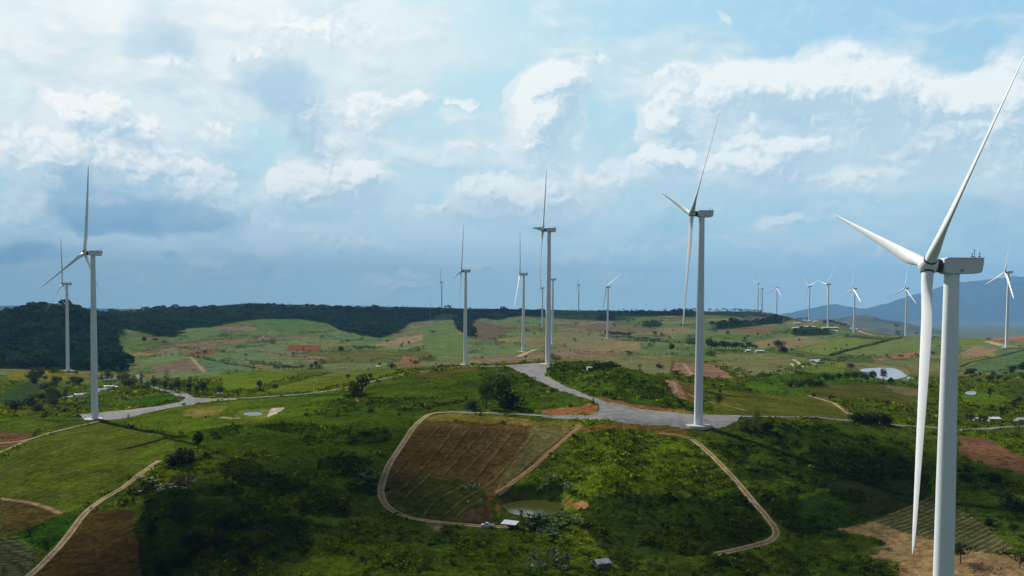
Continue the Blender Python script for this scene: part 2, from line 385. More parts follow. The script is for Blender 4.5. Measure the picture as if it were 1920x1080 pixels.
# ---------------------------------------------------------------- terrain height, as one function of the place on the map
# each column: how low in the photograph the ground lies at each distance (m); turned into real heights below
TAB = {
 -500: [(330, 900), (520, 790), (900, 700), (1200, 680), (1900, 600), (2600, 590)],
 0: [(270, 1075), (330, 950), (430, 853), (520, 800), (640, 752), (900, 704), (1045, 692), (1200, 694), (1500, 650), (1900, 588), (2300, 590)],
 123: [(265, 1080), (340, 930), (430, 836), (546, 787), (640, 760), (760, 735), (1045, 695), (1200, 697), (1500, 645), (1900, 579), (2300, 590)],
 240: [(262, 1080), (350, 905), (430, 830), (541, 784), (600, 764), (680, 742), (850, 716), (1100, 697), (1500, 664), (1900, 625), (2300, 603), (2700, 579)],
 480: [(258, 1080), (310, 955), (390, 848), (480, 784), (590, 746), (720, 722), (1000, 692), (1400, 660), (1900, 628), (2500, 599), (3000, 568)],
 720: [(255, 1080), (320, 960), (385, 855), (440, 790), (520, 748), (640, 710), (760, 700), (900, 690), (1300, 661), (1700, 642), (2300, 622), (2900, 596), (3200, 575)],
 870: [(258, 1080), (315, 985), (345, 925), (400, 832), (440, 788), (520, 742), (640, 698), (700, 688), (946, 684), (1100, 668), (1500, 645), (2100, 622), (2700, 599), (3300, 578)],
 1027: [(262, 1080), (318, 985), (345, 920), (400, 832), (432, 788), (450, 775), (540, 725), (640, 688), (675, 679), (760, 684), (900, 677), (1100, 656), (1375, 644), (1800, 626), (2300, 612), (3000, 592), (3400, 582)],
 1140: [(265, 1080), (300, 1005), (345, 905), (395, 818), (418, 782), (440, 765), (480, 730), (530, 690), (565, 681), (640, 700), (800, 688), (1000, 664), (1450, 645), (1823, 636), (2300, 618), (2800, 598), (3400, 583)],
 1311: [(267, 1080), (300, 1000), (345, 900), (385, 834), (408, 802), (425, 782), (460, 766), (520, 744), (620, 720), (720, 706), (850, 690), (1100, 663), (1450, 644), (2000, 620), (2600, 600), (3200, 583)],
 1440: [(270, 1080), (300, 1000), (345, 900), (385, 835), (430, 784), (500, 760), (600, 735), (720, 711), (850, 692), (1150, 661), (1500, 641), (1950, 622), (2500, 603), (2950, 597), (3300, 585), (3500, 583)],
 1550: [(268, 1080), (305, 990), (345, 905), (390, 838), (440, 788), (520, 760), (620, 735), (740, 710), (870, 692), (1150, 664), (1500, 642), (1950, 620), (2084, 612), (2500, 602), (2700, 604)],
 1680: [(265, 1080), (310, 980), (350, 903), (395, 842), (460, 796), (560, 760), (700, 730), (880, 702), (1150, 669), (1500, 644), (1830, 631), (2000, 628), (2200, 636)],
 1800: [(258, 1080), (310, 965), (355, 890), (400, 840), (470, 800), (580, 760), (720, 730), (880, 702), (1120, 672), (1400, 645), (1650, 634), (1850, 640)],
 1920: [(252, 1080), (310, 950), (370, 870), (420, 830), (480, 799), (600, 762), (850, 702), (1100, 665), (1200, 649), (1350, 636), (1500, 634), (1700, 645)],
 2420: [(250, 1080), (310, 950), (370, 870), (480, 799), (600, 765), (850, 705), (1200, 655), (1500, 640), (1700, 650)],
}
_w = np.linspace(math.log(55), math.log(45000), 420)
def _table():
    pxs = np.array(sorted(TAB)); rows = []
    for px in pxs:
        L = TAB[px]; hz = HOR + .008 * (px - CX)
        d0, p0 = L[0]
        pts = [(55, -104), (100, -103), (168, -100)]
        if px < 0: pts = [(55, -104), (100, -103), (168, -98)]
        pts += [(d, float((ray(px, p) * d)[2])) for d, p in L]
        dl, zl = pts[-1]
        pts += [(dl * 1.18, zl - 22), (dl * 1.5, min(zl, -40) - 50), (5200, -150), (9000, -158), (45000, -170)]
        d = np.log([q[0] for q in pts]); z = np.array([q[1] for q in pts])
        # monotone cubic through the points
        h = np.diff(d); dz = np.diff(z) / h; m = np.zeros(len(d)); m[0] = dz[0]; m[-1] = dz[-1]
        for i in range(1, len(d) - 1):
            m[i] = 0 if dz[i - 1] * dz[i] <= 0 else 2 * dz[i - 1] * dz[i] / (dz[i - 1] + dz[i])
        k = np.clip(np.searchsorted(d, _w) - 1, 0, len(d) - 2); t = (_w - d[k]) / h[k]
        rows.append((2 * t**3 - 3 * t**2 + 1) * z[k] + (t**3 - 2 * t**2 + t) * h[k] * m[k] + (-2 * t**3 + 3 * t**2) * z[k + 1] + (t**3 - t**2) * h[k] * m[k + 1])
    R = np.array(rows)
    gx = np.arange(-1600, 3521, 16.0); out = np.zeros((len(gx), len(_w)))
    for j in range(len(_w)): 
        out[:, j] = np.interp(gx, pxs, R[:, j])
    # soften the creases between columns
    ker = np.exp(-np.linspace(-2, 2, 9) ** 2); ker /= ker.sum()
    pad = np.pad(out, ((4, 4), (0, 0)), 'edge')
    out = sum(ker[i] * pad[i:i + len(gx)] for i in range(9))
    return gx, out
_gx, _gz = _table()

def relief(x, y):
    d = np.hypot(x, y)
    r = .55 * fbm(x / 26, y / 26, 4, .5, 201) + 1.5 * fbm(x / 75, y / 75, 3, .5, 207) * sstep(d, 200, 420)
    r = r + 7 * fbm(x / 330, y / 330, 4, .5, 211) * sstep(d, 1250, 2300) * sstep(d, 30000, 9000)
    return r

FLAT = []        # (x, y, radius): graded ground where relief is ironed out
def ground(x, y):
    x = np.asarray(x, float); y = np.asarray(y, float); y = np.maximum(y, 56)
    u = x / y; gi = np.clip((CX + F * u - _gx[0]) / 16.0, 0, len(_gx) - 1.001); wi = np.clip((np.log(y) - _w[0]) / (_w[1] - _w[0]), 0, len(_w) - 1.001)
    i = gi.astype(int); j = wi.astype(int); a = gi - i; b = wi - j
    z = (_gz[i, j] * (1 - a) + _gz[i + 1, j] * a) * (1 - b) + (_gz[i, j + 1] * (1 - a) + _gz[i + 1, j + 1] * a) * b
    r = relief(x, y)
    k = np.ones_like(r)
    for fx, fy, fr in FLAT: k = np.minimum(k, sstep(np.hypot(x - fx, (y - fy)), fr * .8, fr * 2.2))
    z = z + r * k + ZC
    for (cx, cy, rx, ry, zz, rot) in BASINS:
        c, s = math.cos(rot), math.sin(rot); dx = x / y * cy - cx; dy = y - cy
        q = np.hypot((c * dx + s * dy) / rx, (-s * dx + c * dy) / ry)
        z = z * sstep(q, .95, 1.35) + (zz - 1.2 * sstep(q, 1.1, .85)) * (1 - sstep(q, .95, 1.35))
    return z
BASINS = []

_dd = np.exp(np.linspace(math.log(150), math.log(7000), 2600))
def hit(px, py, dmin=150.0):
    """the place on the ground that a pixel of the photograph shows"""
    v = ray(px, py); D = _dd[_dd >= dmin]
    gz = ground(v[0] * D, D); f = v[2] * D + ZC - gz
    k = np.where(f <= 0)[0]
    if len(k) == 0: k = [np.argmin(f)]
    k = max(int(k[0]), 1); t = f[k - 1] / (f[k - 1] - f[k] + 1e-9) if f[k - 1] > 0 else 0
    d = D[k - 1] + (D[k] - D[k - 1]) * min(max(t, 0), 1)
    x = v[0] * d
    return np.array([x, d, float(ground(x, d))])
def hits(pts, dmin=150.0): return np.array([hit(px, py, dmin) for px, py in pts])

def spline(P, step=2.0):
    P = np.asarray(P, float); out = []
    Q = np.vstack([2 * P[0] - P[1], P, 2 * P[-1] - P[-2]])
    for i in range(1, len(Q) - 2):
        n = max(2, int(np.linalg.norm(Q[i + 1] - Q[i]) / step)); t = np.linspace(0, 1, n, endpoint=False)[:, None]
        a, b, c, d = Q[i - 1], Q[i], Q[i + 1], Q[i + 2]
        out.append(.5 * (2 * b + (c - a) * t + (2 * a - 5 * b + 4 * c - d) * t**2 + (3 * b - a - 3 * c + d) * t**3))
    out.append(P[-1:]); return np.vstack(out)

def inpoly(x, y, P):
    r = np.zeros(x.shape, bool); n = len(P)
    for i in range(n):
        x0, y0 = P[i][:2]; x1, y1 = P[(i + 1) % n][:2]
        if y0 == y1: continue
        c = ((y0 > y) != (y1 > y)) & (x < (x1 - x0) * (y - y0) / (y1 - y0) + x0); r ^= c
    return r

def linedist(x, y, P, pad):
    """distance to a polyline, only evaluated near it"""
    D = np.full(x.shape, 1e9); P = np.asarray(P)[:, :2]
    for a, b in zip(P[:-1], P[1:]):
        lo = np.minimum(a, b) - pad; hi = np.maximum(a, b) + pad
        m = np.where((x > lo[0]) & (x < hi[0]) & (y > lo[1]) & (y < hi[1]))[0]
        if not len(m): continue
        ab = b - a; t = np.clip(((x[m] - a[0]) * ab[0] + (y[m] - a[1]) * ab[1]) / max(ab @ ab, 1e-9), 0, 1)
        D[m] = np.minimum(D[m], np.hypot(x[m] - a[0] - t * ab[0], y[m] - a[1] - t * ab[1]))
    return D
# ---------------------------------------------------------------- where the turbines stand (hub pixel, distance, yaw, blade angle)
TURB = [
 ((1740, 497), 170, -4.4, 47.1, 'nearest white wind turbine, huge, its tower cut by the lower picture edge'),
 ((1297, 400), 411, 3.1, 48.0, 'white wind turbine standing on a pale concrete ring at the wide grey pad'),
 ((159, 474), 544, 7.0, 115.5, 'big white wind turbine by the grey road bend in front of the forested hill'),
 ((117, 532), 1045, 12.6, 8.2, 'smaller white wind turbine on the yellow grass shelf below the forested hill'),
 ((1018, 431), 670, -6.6, 94.7, 'tall white wind turbine at the far end of the forked grey pad'),
 ((865, 508), 946, -1.4, 102.2, 'white wind turbine beside the thin lone tree at the crest of the road'),
 ((975, 514), 1104, -3.3, 23.5, 'white wind turbine on a small pale pad, between two bigger turbines'),
 ((1014, 540), 2222, -18.1, 6.9, 'far small wind turbine just left of a tall tower, rotor overlapping it'),
 ((1031, 524), 1375, -3.0, 60.0, 'wind turbine almost hidden behind the tall tower, only nacelle and tower edge showing'),
 ((826, 529), 3055, -4.0, 5.0, 'tiny distant wind turbine rising from the dark forest ridge'),
 ((1083, 534), 3235, -4.0, 4.0, 'tiny distant wind turbine alone on the skyline left of the V shaped rotor'),
 ((1136.7, 538), 1823, 29.4, 63.8, 'white wind turbine with two blades raised in a wide V'),
 ((1419.6, 531.7), 3405, 8.5, 52.4, 'leftmost and higher of the two crossing distant turbines on the bare hill'),
 ((1427, 541.5), 3151, -1.9, 53.1, 'lower of the two crossing distant turbines on the bare hill'),
 ((1454.6, 539), 2900, 13.8, 5.3, 'small distant wind turbine beside the bare hill track, one blade straight up'),
 ((1515.4, 537), 2511, 9.5, 75.2, 'distant wind turbine rising behind the row of farm sheds'),
 ((1550.4, 533), 2084, 8.8, 43.6, 'distant wind turbine with its foot behind the longest white roofed shed'),
 ((1599, 541), 1929, 4.7, 4.5, 'distant wind turbine where the gravel road descends past a white tent roof'),
 ((1696.7, 540.5), 1858, 12.3, 8.7, 'distant wind turbine next to the tall lone tree, mountains behind'),
 ((1884.4, 510.4), 1214, -8.0, 13.5, 'wind turbine on the red earth terrace at the far right'),
]
TILT = math.radians(4); CONE = math.radians(3); OVER = 5.2
TSITE = []
for hub, d, yaw, phi, lab in TURB:
    H = ray(*hub) * d; yw = math.radians(yaw)
    ax = np.array([-math.cos(yw), -math.sin(yw)])
    over = OVER if d != 170 else 4.9
    TSITE.append((H[0] - ax[0] * over, H[1] - ax[1] * over, H[2] + ZC))
for (tx, ty, tz), t in zip(TSITE, TURB):
    if t[1] < 2500: FLAT.append((tx, ty, 14 if t[1] < 800 else 8))

def basin(px0, px1, py0, py1, dz=0.0):
    """a level pond whose outline fills these rows and columns of the photograph"""
    c = hit((px0 + px1) / 2, (py0 + py1) / 2); zr = c[2] + dz - ZC; xm = (px0 + px1) / 2
    d0 = zr / ray(xm, py0)[2]; d1 = zr / ray(xm, py1)[2]; d0 = min(d0, c[1] * 1.35)
    return (c[0], (d0 + d1) / 2, (px1 - px0) / 2 / F * c[1], abs(d0 - d1) / 2, c[2] + dz, 0.0)
_b = [basin(940, 1060, 934, 968), basin(1606, 1712, 689, 712), basin(1514, 1550, 673, 678), basin(318, 372, 888, 904), basin(456, 494, 771, 779), basin(1810, 1832, 732, 740)]
POND = [('green pond beside the truck', _b[0], (.055, .060, .010), .12), ('pale', _b[1], (.30, .30, .31), .2), ('pale', _b[2], (.26, .27, .26), .2),
        ('dark', _b[3], (.035, .03, .012), .10), ('milky', _b[4], (.07, .11, .08), .3), ('pale', _b[5], (.26, .26, .26), .2)]
BASINS.extend(_b)

# ---------------------------------------------------------------- terrain mesh
def _axis():
    a = np.arange(-70, 1991, 1.9)
    l = -70 - np.cumsum(3 * 1.045 ** np.arange(60)); r = 1990 + np.cumsum(3 * 1.045 ** np.arange(60))
    return np.concatenate([l[::-1], a, r])
PXA = _axis(); UA = (PXA - CX) / F
_dv = [56.0]
while _dv[-1] < 30000:
    d = _dv[-1]
    s = 5.0 if d < 235 else min(max(d * d / 75000.0, .8), .0042 * d if d < 3600 else .03 * d)
    _dv.append(d + s)
DA = np.array(_dv)
GU, GD = np.meshgrid(UA, DA); GX = (GU * GD).ravel(); GY = GD.ravel(); GZ = ground(GX, GY)
NY, NX = GD.shape
GN = len(GX)
print('terrain', NY, NX, GN)
# organic wobble used for every painted border
WX = 2.2 * fbm(GX / 14, GY / 14, 3, .55, 301); WY = 2.2 * fbm(GX / 14, GY / 14, 3, .55, 307)
_wk = np.clip(GY / 500, .6, 5); BX = GX + WX * _wk; BY = GY + WY * _wk
A = lambda *c: np.array(c, float)
G_SCRUB = A(.036, .060, .006); G_BRIGHT = A(.098, .142, .008); G_DARK = A(.012, .026, .005); G_OLIVE = A(.085, .095, .026)
G_PALE = A(.105, .155, .055); TANC = A(.27, .19, .10); MAUVE = A(.155, .118, .068); REDC = A(.30, .115, .05); BRN = A(.13, .068, .028); STRAW = A(.17, .15, .05)
n_big = fbm(GX / 55, GY / 55, 5, .55, 401); n_mid = fbm(GX / 13, GY / 13, 5, .6, 409); n_fin = fbm(GX / 3.6, GY / 3.6, 4, .6, 419)
def mixn(f, a, b): return a * (1 - f[:, None]) + b * f[:, None]
# wild green hill sides
gcol = mixn(sstep(n_big + .5 * n_mid, -.5, .6), np.tile(G_SCRUB, (GN, 1)), G_BRIGHT)
gcol = mixn(sstep(n_mid + .6 * n_fin, .15, .75) * .8, gcol, G_DARK)
veg = .55 + .45 * sstep(n_mid, -.3, .4)
# farther: a patchwork of small fields with hedges
def patchwork(cx, cy, seed):
    ix = np.floor(GX / cx); iy = np.floor(GY / cy)
    wx = GX + 30 * fbm(GX / 160, GY / 160, 2, .5, seed + 1); wy = GY + 50 * fbm(GX / 200, GY / 200, 2, .5, seed + 2)
    ix = np.floor(wx / cx); iy = np.floor(wy / cy); d1 = np.full(GN, 1e9); d2 = d1.copy(); idn = np.zeros(GN)
    for ox in (-1, 0, 1):
        for oy in (-1, 0, 1):
            hx = _hash(ix + ox, iy + oy, seed) / 4294967296.; hy = _hash(ix + ox, iy + oy, seed + 5) / 4294967296.
            d = np.hypot((ix + ox + hx) * cx - wx, ((iy + oy + hy) * cy - wy) * cx / cy)
            n = d < d1; d2 = np.where(n, d1, np.minimum(d2, d)); idn = np.where(n, _hash(ix + ox, iy + oy, seed + 9) / 4294967296., idn); d1 = np.minimum(d1, d)
    return idn, d2 - d1
idn, edge = patchwork(120., 150., 501)
pal = np.array([G_PALE * .8, G_OLIVE, G_PALE, A(.12, .13, .045), MAUVE, G_OLIVE * 1.2, A(.085, .12, .03), STRAW, A(.11, .14, .06), MAUVE * 1.1, G_PALE * .9, A(.075, .10, .03)])
pc = pal[(idn * 11.99).astype(int)]
pc = mixn(sstep(n_big + .6 * n_mid, -.2, .8) * .35, pc, G_OLIVE * .8)
hedge = sstep(edge, 7, 3) * sstep(fbm(GX / 60, GY / 60, 3, .5, 511), -.15, .2)
pc = mixn(hedge * .85, pc, G_DARK * 1.3)
farf = sstep(GY + 60 * n_big, 760, 980)
gcol = mixn(farf, gcol, pc); veg = veg * (1 - farf) + farf * .12
plain = sstep(GY, 3900, 4800); gcol = mixn(plain, gcol, A(.10, .12, .07))

FIELDS = []
def paint(pts, c, v=0.0, c2=None, amt=1.0, grow=None, dmin=150.0, rows=None, soft=.25, seed=0, edge=None):
    """colour one piece of land, outlined where the photograph shows it, in map coordinates"""
    P = hits(pts, dmin)[:, :2]; lo = P.min(0) - 5; hi = P.max(0) + 5
    m = np.where((BX > lo[0]) & (BX < hi[0]) & (BY > lo[1]) & (BY < hi[1]))[0]
    m = m[inpoly(BX[m], BY[m], P)]
    if not len(m): print('empty paint', pts[0]); return
    c = np.asarray(c, float); c2 = c * .72 if c2 is None else np.asarray(c2, float)
    f = sstep(.55 * n_big[m] + .6 * n_mid[m] + .5 * n_fin[m], -.5, .6)
    cc = c * (1 - f[:, None]) + c2 * f[:, None]
    if rows:
        (rx, ry), sp, rc, k = rows; L = math.hypot(rx, ry)
        t = (GX[m] * ry - GY[m] * rx) / L / sp
        g = sstep(np.abs((t + .15 * n_mid[m]) % 1 - .5), .28, .42) * k; cc = cc * (1 - g[:, None]) + np.asarray(rc) * g[:, None]
    if v > .1: cc = cc * A(.80, .82, .42)
    gcol[m] = gcol[m] * (1 - amt) + cc * amt; veg[m] = v
    if edge is not None:
        e = linedist(BX[m], BY[m], np.vstack([P, P[:1]]), 4); k = sstep(e, 2.2, .6)[:, None]; gcol[m] = gcol[m] * (1 - k) + np.asarray(edge) * k
def stripe(pts, w, c, v=None, amt=1.0, dmin=150.0, smooth=True, brk=None):
    P = hits(pts, dmin)[:, :2]
    if smooth: P = spline(P, 4.0)
    D = linedist(GX + WX * .4, GY + WY * .4, P, w * 2 + 2); k = sstep(D, w * .5 + .35 * w, w * .5 - .2 * w) * amt
    if brk is not None: k = k * sstep(n_mid, brk - .2, brk + .15)
    m = k > 0; gcol[m] = gcol[m] * (1 - k[m, None]) + np.asarray(c) * k[m, None]
    if v is not None: veg[m] = veg[m] * (1 - k[m]) + v * k[m]
FOREST = []
def forest(pts, dmin=150.0):
    P = hits(pts, dmin)[:, :2]; FOREST.append(P)
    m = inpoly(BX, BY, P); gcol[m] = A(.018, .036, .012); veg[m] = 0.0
# ---- the land of the photograph, piece by piece (outlines read off the picture, laid on the map)
LG = A(.115, .155, .022)
paint([(335, 790), (440, 752), (640, 735), (760, 705), (900, 692), (1000, 715), (1090, 755), (1000, 766), (835, 768), (780, 790), (740, 840), (600, 850), (420, 850), (345, 830)], A(.062, .100, .009), .42, c2=A(.034, .060, .007))
scrub0 = [((560, 745), (700, 738), (690, 752), (580, 760)), ((470, 800), (560, 790), (640, 800), (560, 815)), ((700, 760), (830, 745), (880, 752), (760, 775)), ((380, 800), (440, 790), (450, 815), (400, 825)), ((600, 770), (650, 765), (670, 778), (610, 784)), ((640, 815), (730, 800), (735, 825), (660, 838))]
for q_ in scrub0: paint(list(q_), A(.035, .06, .010), .8, c2=A(.016, .032, .008), amt=.85)
paint([(430, 752), (520, 748), (640, 742), (655, 752), (540, 765), (440, 768)], A(.10, .155, .012), .15, c2=A(.08, .125, .012))
# left middle distance
paint([(205, 618), (225, 613), (285, 632), (270, 655), (225, 665), (212, 645)], A(.10, .15, .035), .1)
paint([(219, 619), (270, 628), (330, 637), (330, 641), (285, 636), (240, 627)], MAUVE * .9)
paint([(335, 620), (385, 613), (412, 614), (412, 628), (340, 640)], G_PALE)
paint([(240, 676), (330, 662), (370, 668), (290, 683)], G_PALE * 1.1)
paint([(290, 683), (356, 669), (388, 698), (330, 700), (280, 696)], MAUVE)
paint([(365, 668), (478, 688), (478, 702), (392, 698)], A(.09, .14, .06))
paint([(350, 660), (400, 656), (400, 664), (365, 666)], REDC * .6)
paint([(410, 700), (480, 694), (560, 700), (480, 728), (420, 732)], A(.115, .165, .02), .15)
stripe([(357, 668), (372, 685), (383, 697)], 4, TANC)
stripe([(300, 655), (330, 651), (380, 657), (440, 661)], 5, G_DARK * 1.4, brk=-.3); stripe([(245, 672), (290, 668), (358, 668), (420, 680), (478, 690)], 5, G_DARK * 1.4, brk=-.3)
paint([(480, 600), (540, 598), (600, 604), (622, 612), (560, 622), (480, 620)], A(.085, .14, .035))
paint([(536, 658), (545, 646), (600, 648), (603, 661)], REDC * .62, edge=G_DARK)
paint([(480, 658), (620, 670), (600, 679), (520, 668)], MAUVE * 1.1)
paint([(700, 648), (750, 632), (797, 628), (790, 640), (740, 652)], TANC * .95, c2=MAUVE)
paint([(740, 610), (790, 601), (797, 609), (750, 614)], MAUVE * .9)
paint([(740, 686), (758, 667), (783, 671), (792, 684), (765, 688)], REDC * .62, c2=MAUVE)
paint([(880, 600), (962, 612), (950, 626), (910, 640), (885, 636)], MAUVE * .75)
paint([(590, 708), (655, 692), (662, 699), (620, 711)], TANC * .55, c2=G_OLIVE)
paint([(610, 705), (720, 690), (760, 696), (700, 710), (640, 722), (560, 735), (470, 742), (560, 715)], A(.115, .15, .025), .2)
paint([(800, 610), (845, 600), (870, 640), (880, 678), (820, 676), (790, 640)], A(.11, .15, .045))
stripe([(484, 637), (500, 627), (512, 622)], 4, TANC)
# centre middle distance
paint([(1045, 622), (1120, 628), (1200, 645), (1203, 656), (1120, 659), (1060, 650), (1040, 636)], A(.17, .16, .07), c2=A(.14, .12, .06))
paint([(1120, 645), (1198, 644), (1203, 656), (1120, 658)], TANC * .75, c2=STRAW)
paint([(1040, 612), (1130, 606), (1200, 615), (1245, 622), (1100, 620)], MAUVE * .9)
paint([(970, 640), (1040, 636), (1060, 652), (1000, 652)], TANC * .7, c2=G_OLIVE)
paint([(1120, 672), (1260, 662), (1256, 703), (1222, 702), (1160, 690)], A(.15, .135, .06), c2=A(.11, .12, .04))
paint([(1262, 678), (1345, 683), (1380, 711), (1256, 703)], A(.20, .12, .065), c2=A(.16, .10, .055), edge=G_DARK)
stripe([(1282, 681), (1298, 703)], 3, TANC)
paint([(1340, 664), (1450, 663), (1560, 678), (1590, 690), (1575, 704), (1500, 708), (1440, 700), (1385, 708), (1350, 684)], A(.115, .13, .035), c2=A(.15, .13, .06))
paint([(1500, 673), (1552, 680), (1592, 691), (1575, 704), (1500, 706), (1470, 690)], A(.105, .145, .022))
stripe([(1487, 674), (1497, 680), (1506, 688)], 2.5, A(.5, .48, .35)); stripe([(1522, 680), (1533, 685)], 2.2, A(.5, .48, .35)); stripe([(1484, 682), (1492, 690)], 2.2, A(.4, .36, .25))
paint([(1400, 712), (1480, 700), (1600, 704), (1660, 716), (1560, 740), (1470, 745), (1400, 728)], A(.075, .14, .015), .5)
paint([(1360, 620), (1420, 612), (1460, 616), (1410, 627)], REDC * .55, c2=MAUVE)
paint([(1395, 645), (1450, 634), (1510, 631), (1565, 638), (1520, 650), (1440, 653)], MAUVE * 1.15, c2=STRAW)
paint([(1480, 655), (1560, 636), (1600, 634), (1640, 638), (1600, 655), (1555, 666)], A(.12, .165, .03), c2=A(.11, .14, .03))
paint([(1575, 662), (1640, 645), (1690, 633), (1745, 631), (1745, 656), (1640, 671)], A(.105, .145, .035), c2=A(.13, .145, .045))
stripe([(1556, 667), (1600, 655), (1640, 645), (1692, 633)], 7, G_DARK * .8); stripe([(1480, 657), (1520, 648)], 4, G_DARK, brk=0)
paint([(1630, 673), (1680, 664), (1745, 656), (1745, 664), (1655, 676)], A(.26, .13, .075), c2=A(.22, .12, .08), edge=G_DARK)
paint([(1800, 663), (1830, 648), (1872, 656), (1842, 667), (1800, 666)], A(.26, .15, .09), c2=MAUVE)
paint([(1800, 690), (1870, 667), (1925, 658), (1925, 700), (1820, 700)], A(.06, .10, .035), c2=A(.08, .11, .045))
stripe([(1800, 688), (1840, 675), (1925, 655)], 4, G_DARK, brk=-.4)
paint([(1840, 634), (1930, 628), (1930, 642), (1860, 638)], REDC * 1.0, c2=REDC * .75)
paint([(1800, 634), (1842, 632), (1850, 645), (1800, 648)], A(.12, .16, .02))
paint([(1600, 610), (1660, 620), (1695, 630), (1640, 631), (1612, 628)], MAUVE * .7, c2=A(.12, .12, .06))
paint([(1570, 606), (1620, 610), (1680, 624), (1640, 620)], A(.11, .14, .05))
paint([(1375, 590), (1420, 584), (1470, 584), (1500, 600), (1440, 600)], A(.12, .13, .06), c2=MAUVE * .8)
# right foreground slopes
paint([(1380, 740), (1490, 742), (1560, 755), (1600, 778), (1540, 786), (1440, 780), (1390, 770)], A(.10, .105, .028), .14, c2=A(.13, .10, .045))
paint([(1490, 730), (1640, 718), (1740, 735), (1740, 760), (1640, 750), (1580, 752)], A(.065, .08, .022), .18, c2=A(.10, .085, .035))
paint([(1660, 722), (1740, 728), (1740, 745), (1680, 738)], A(.14, .11, .05), .1)
paint([(1800, 735), (1860, 735), (1900, 752), (1850, 762), (1800, 755)], A(.10, .16, .015), .4)
paint([(1797, 818), (1845, 822), (1925, 862), (1925, 890), (1860, 876), (1797, 850)], A(.15, .075, .035), c2=A(.12, .06, .03))
paint([(1238, 718), (1262, 712), (1282, 720), (1300, 752), (1268, 745), (1240, 735)], A(.30, .15, .075), c2=TANC * .8)
paint([(1270, 715), (1310, 722), (1310, 758), (1290, 752)], A(.17, .11, .05), .2)
paint([(1330, 728), (1560, 745), (1590, 782), (1440, 781), (1340, 776)], A(.10, .098, .028), .14, c2=A(.07, .085, .02))
stripe([(1518, 742), (1545, 750), (1570, 760), (1592, 776)], 2.6, A(.34, .25, .15)); stripe([(1290, 738), (1311, 748), (1360, 760), (1400, 770)], 1.6, A(.25, .2, .1)); stripe([(1262, 716), (1268, 728), (1262, 745), (1256, 754)], 1.8, A(.34, .24, .15))
# green knoll beside the road, its dark hollow and red cut banks
paint([(1025, 700), (1055, 682), (1115, 677), (1160, 690), (1240, 715), (1270, 745), (1300, 770), (1240, 762), (1120, 745), (1060, 722)], A(.075, .12, .018), .9, c2=A(.035, .065, .012))
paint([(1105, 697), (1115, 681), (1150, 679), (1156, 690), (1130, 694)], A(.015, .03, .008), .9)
paint([(1120, 744), (1180, 757), (1240, 764), (1300, 772), (1290, 778), (1220, 770), (1150, 757), (1112, 747)], A(.22, .09, .035), .05, c2=A(.13, .07, .025))
paint([(1008, 770), (1060, 762), (1100, 757), (1118, 756), (1122, 766), (1110, 777), (1020, 777)], A(.22, .085, .035), .05, c2=A(.14, .065, .025))
paint([(900, 700), (960, 690), (1010, 718), (1060, 735), (1108, 752), (1090, 762), (1000, 764), (905, 760)], A(.07, .115, .017), .9, c2=A(.03, .055, .012))
paint([(745, 712), (800, 700), (880, 688), (905, 692), (820, 706)], A(.12, .075, .035), .3, c2=A(.06, .07, .02))
paint([(560, 760), (690, 742), (800, 735), (880, 745), (800, 762), (680, 775), (600, 780)], A(.07, .115, .016), .7, c2=A(.03, .055, .012))
paint([(1040, 785), (1100, 800), (1290, 800), (1290, 818), (1180, 812), (1095, 812)], A(.12, .10, .035), .5, c2=A(.24, .13, .06))
# hill flank below the pads, bright scrub and the darker crop
paint([(1040, 892), (1095, 812), (1190, 806), (1300, 822), (1345, 860), (1385, 905), (1400, 935), (1290, 928), (1150, 922), (1090, 938)], A(.125, .185, .014), 1.0, c2=A(.055, .09, .010))
paint([(1085, 952), (1150, 925), (1290, 932), (1402, 940), (1452, 1000), (1395, 1026), (1330, 1040), (1150, 1052), (1105, 1000)], A(.030, .055, .010), .85, c2=A(.016, .032, .008), amt=.75)
paint([(1320, 835), (1400, 800), (1560, 800), (1700, 830), (1740, 900), (1640, 900), (1470, 930), (1400, 880)], A(.065, .105, .014), 1.0, c2=A(.022, .042, .010))
paint([(1540, 905), (1640, 880), (1745, 890), (1745, 930), (1640, 975), (1585, 950)], A(.026, .032, .014), .15, c2=A(.018, .03, .010))
paint([(1440, 950), (1560, 920), (1640, 975), (1570, 992), (1590, 1010), (1480, 1000)], A(.03, .065, .016), .8, c2=A(.02, .04, .012))
paint([(1630, 978), (1700, 950), (1745, 930), (1800, 950), (1905, 1035), (1870, 1042), (1745, 1012)], A(.055, .06, .020), .1, c2=A(.04, .055, .015), rows=((1, .55), 2.6, A(.15, .12, .05), .8))
paint([(1572, 992), (1640, 978), (1745, 1012), (1875, 1042), (1930, 1040), (1930, 1090), (1700, 1085), (1640, 1050), (1618, 1034), (1662, 1018), (1645, 1008)], A(.27, .175, .080), 0, c2=A(.19, .12, .05))
# left foreground
paint([(0, 875), (60, 825), (190, 792), (330, 818), (325, 845), (300, 860), (235, 900), (180, 940), (120, 962), (0, 935)], A(.085, .115, .016), .22, c2=A(.065, .075, .022))
paint([(0, 810), (62, 812), (45, 826), (0, 842)], A(.13, .065, .03)); paint([(0, 775), (120, 795), (60, 812), (0, 806)], A(.08, .12, .015), .3)
paint([(0, 932), (60, 942), (112, 960), (80, 982), (0, 1004)], A(.09, .06, .026), .12, c2=A(.05, .042, .018)); stripe([(0, 934), (60, 944), (112, 962)], 1.8, A(.25, .16, .09))
paint([(25, 1002), (112, 965), (152, 962), (130, 995), (85, 1036)], A(.03, .075, .010), .7, c2=A(.022, .05, .010))
paint([(0, 1006), (24, 1003), (78, 1042), (45, 1085), (0, 1085)], A(.035, .05, .018), .0, rows=((1, -.12), 1.7, A(.12, .10, .05), .8))
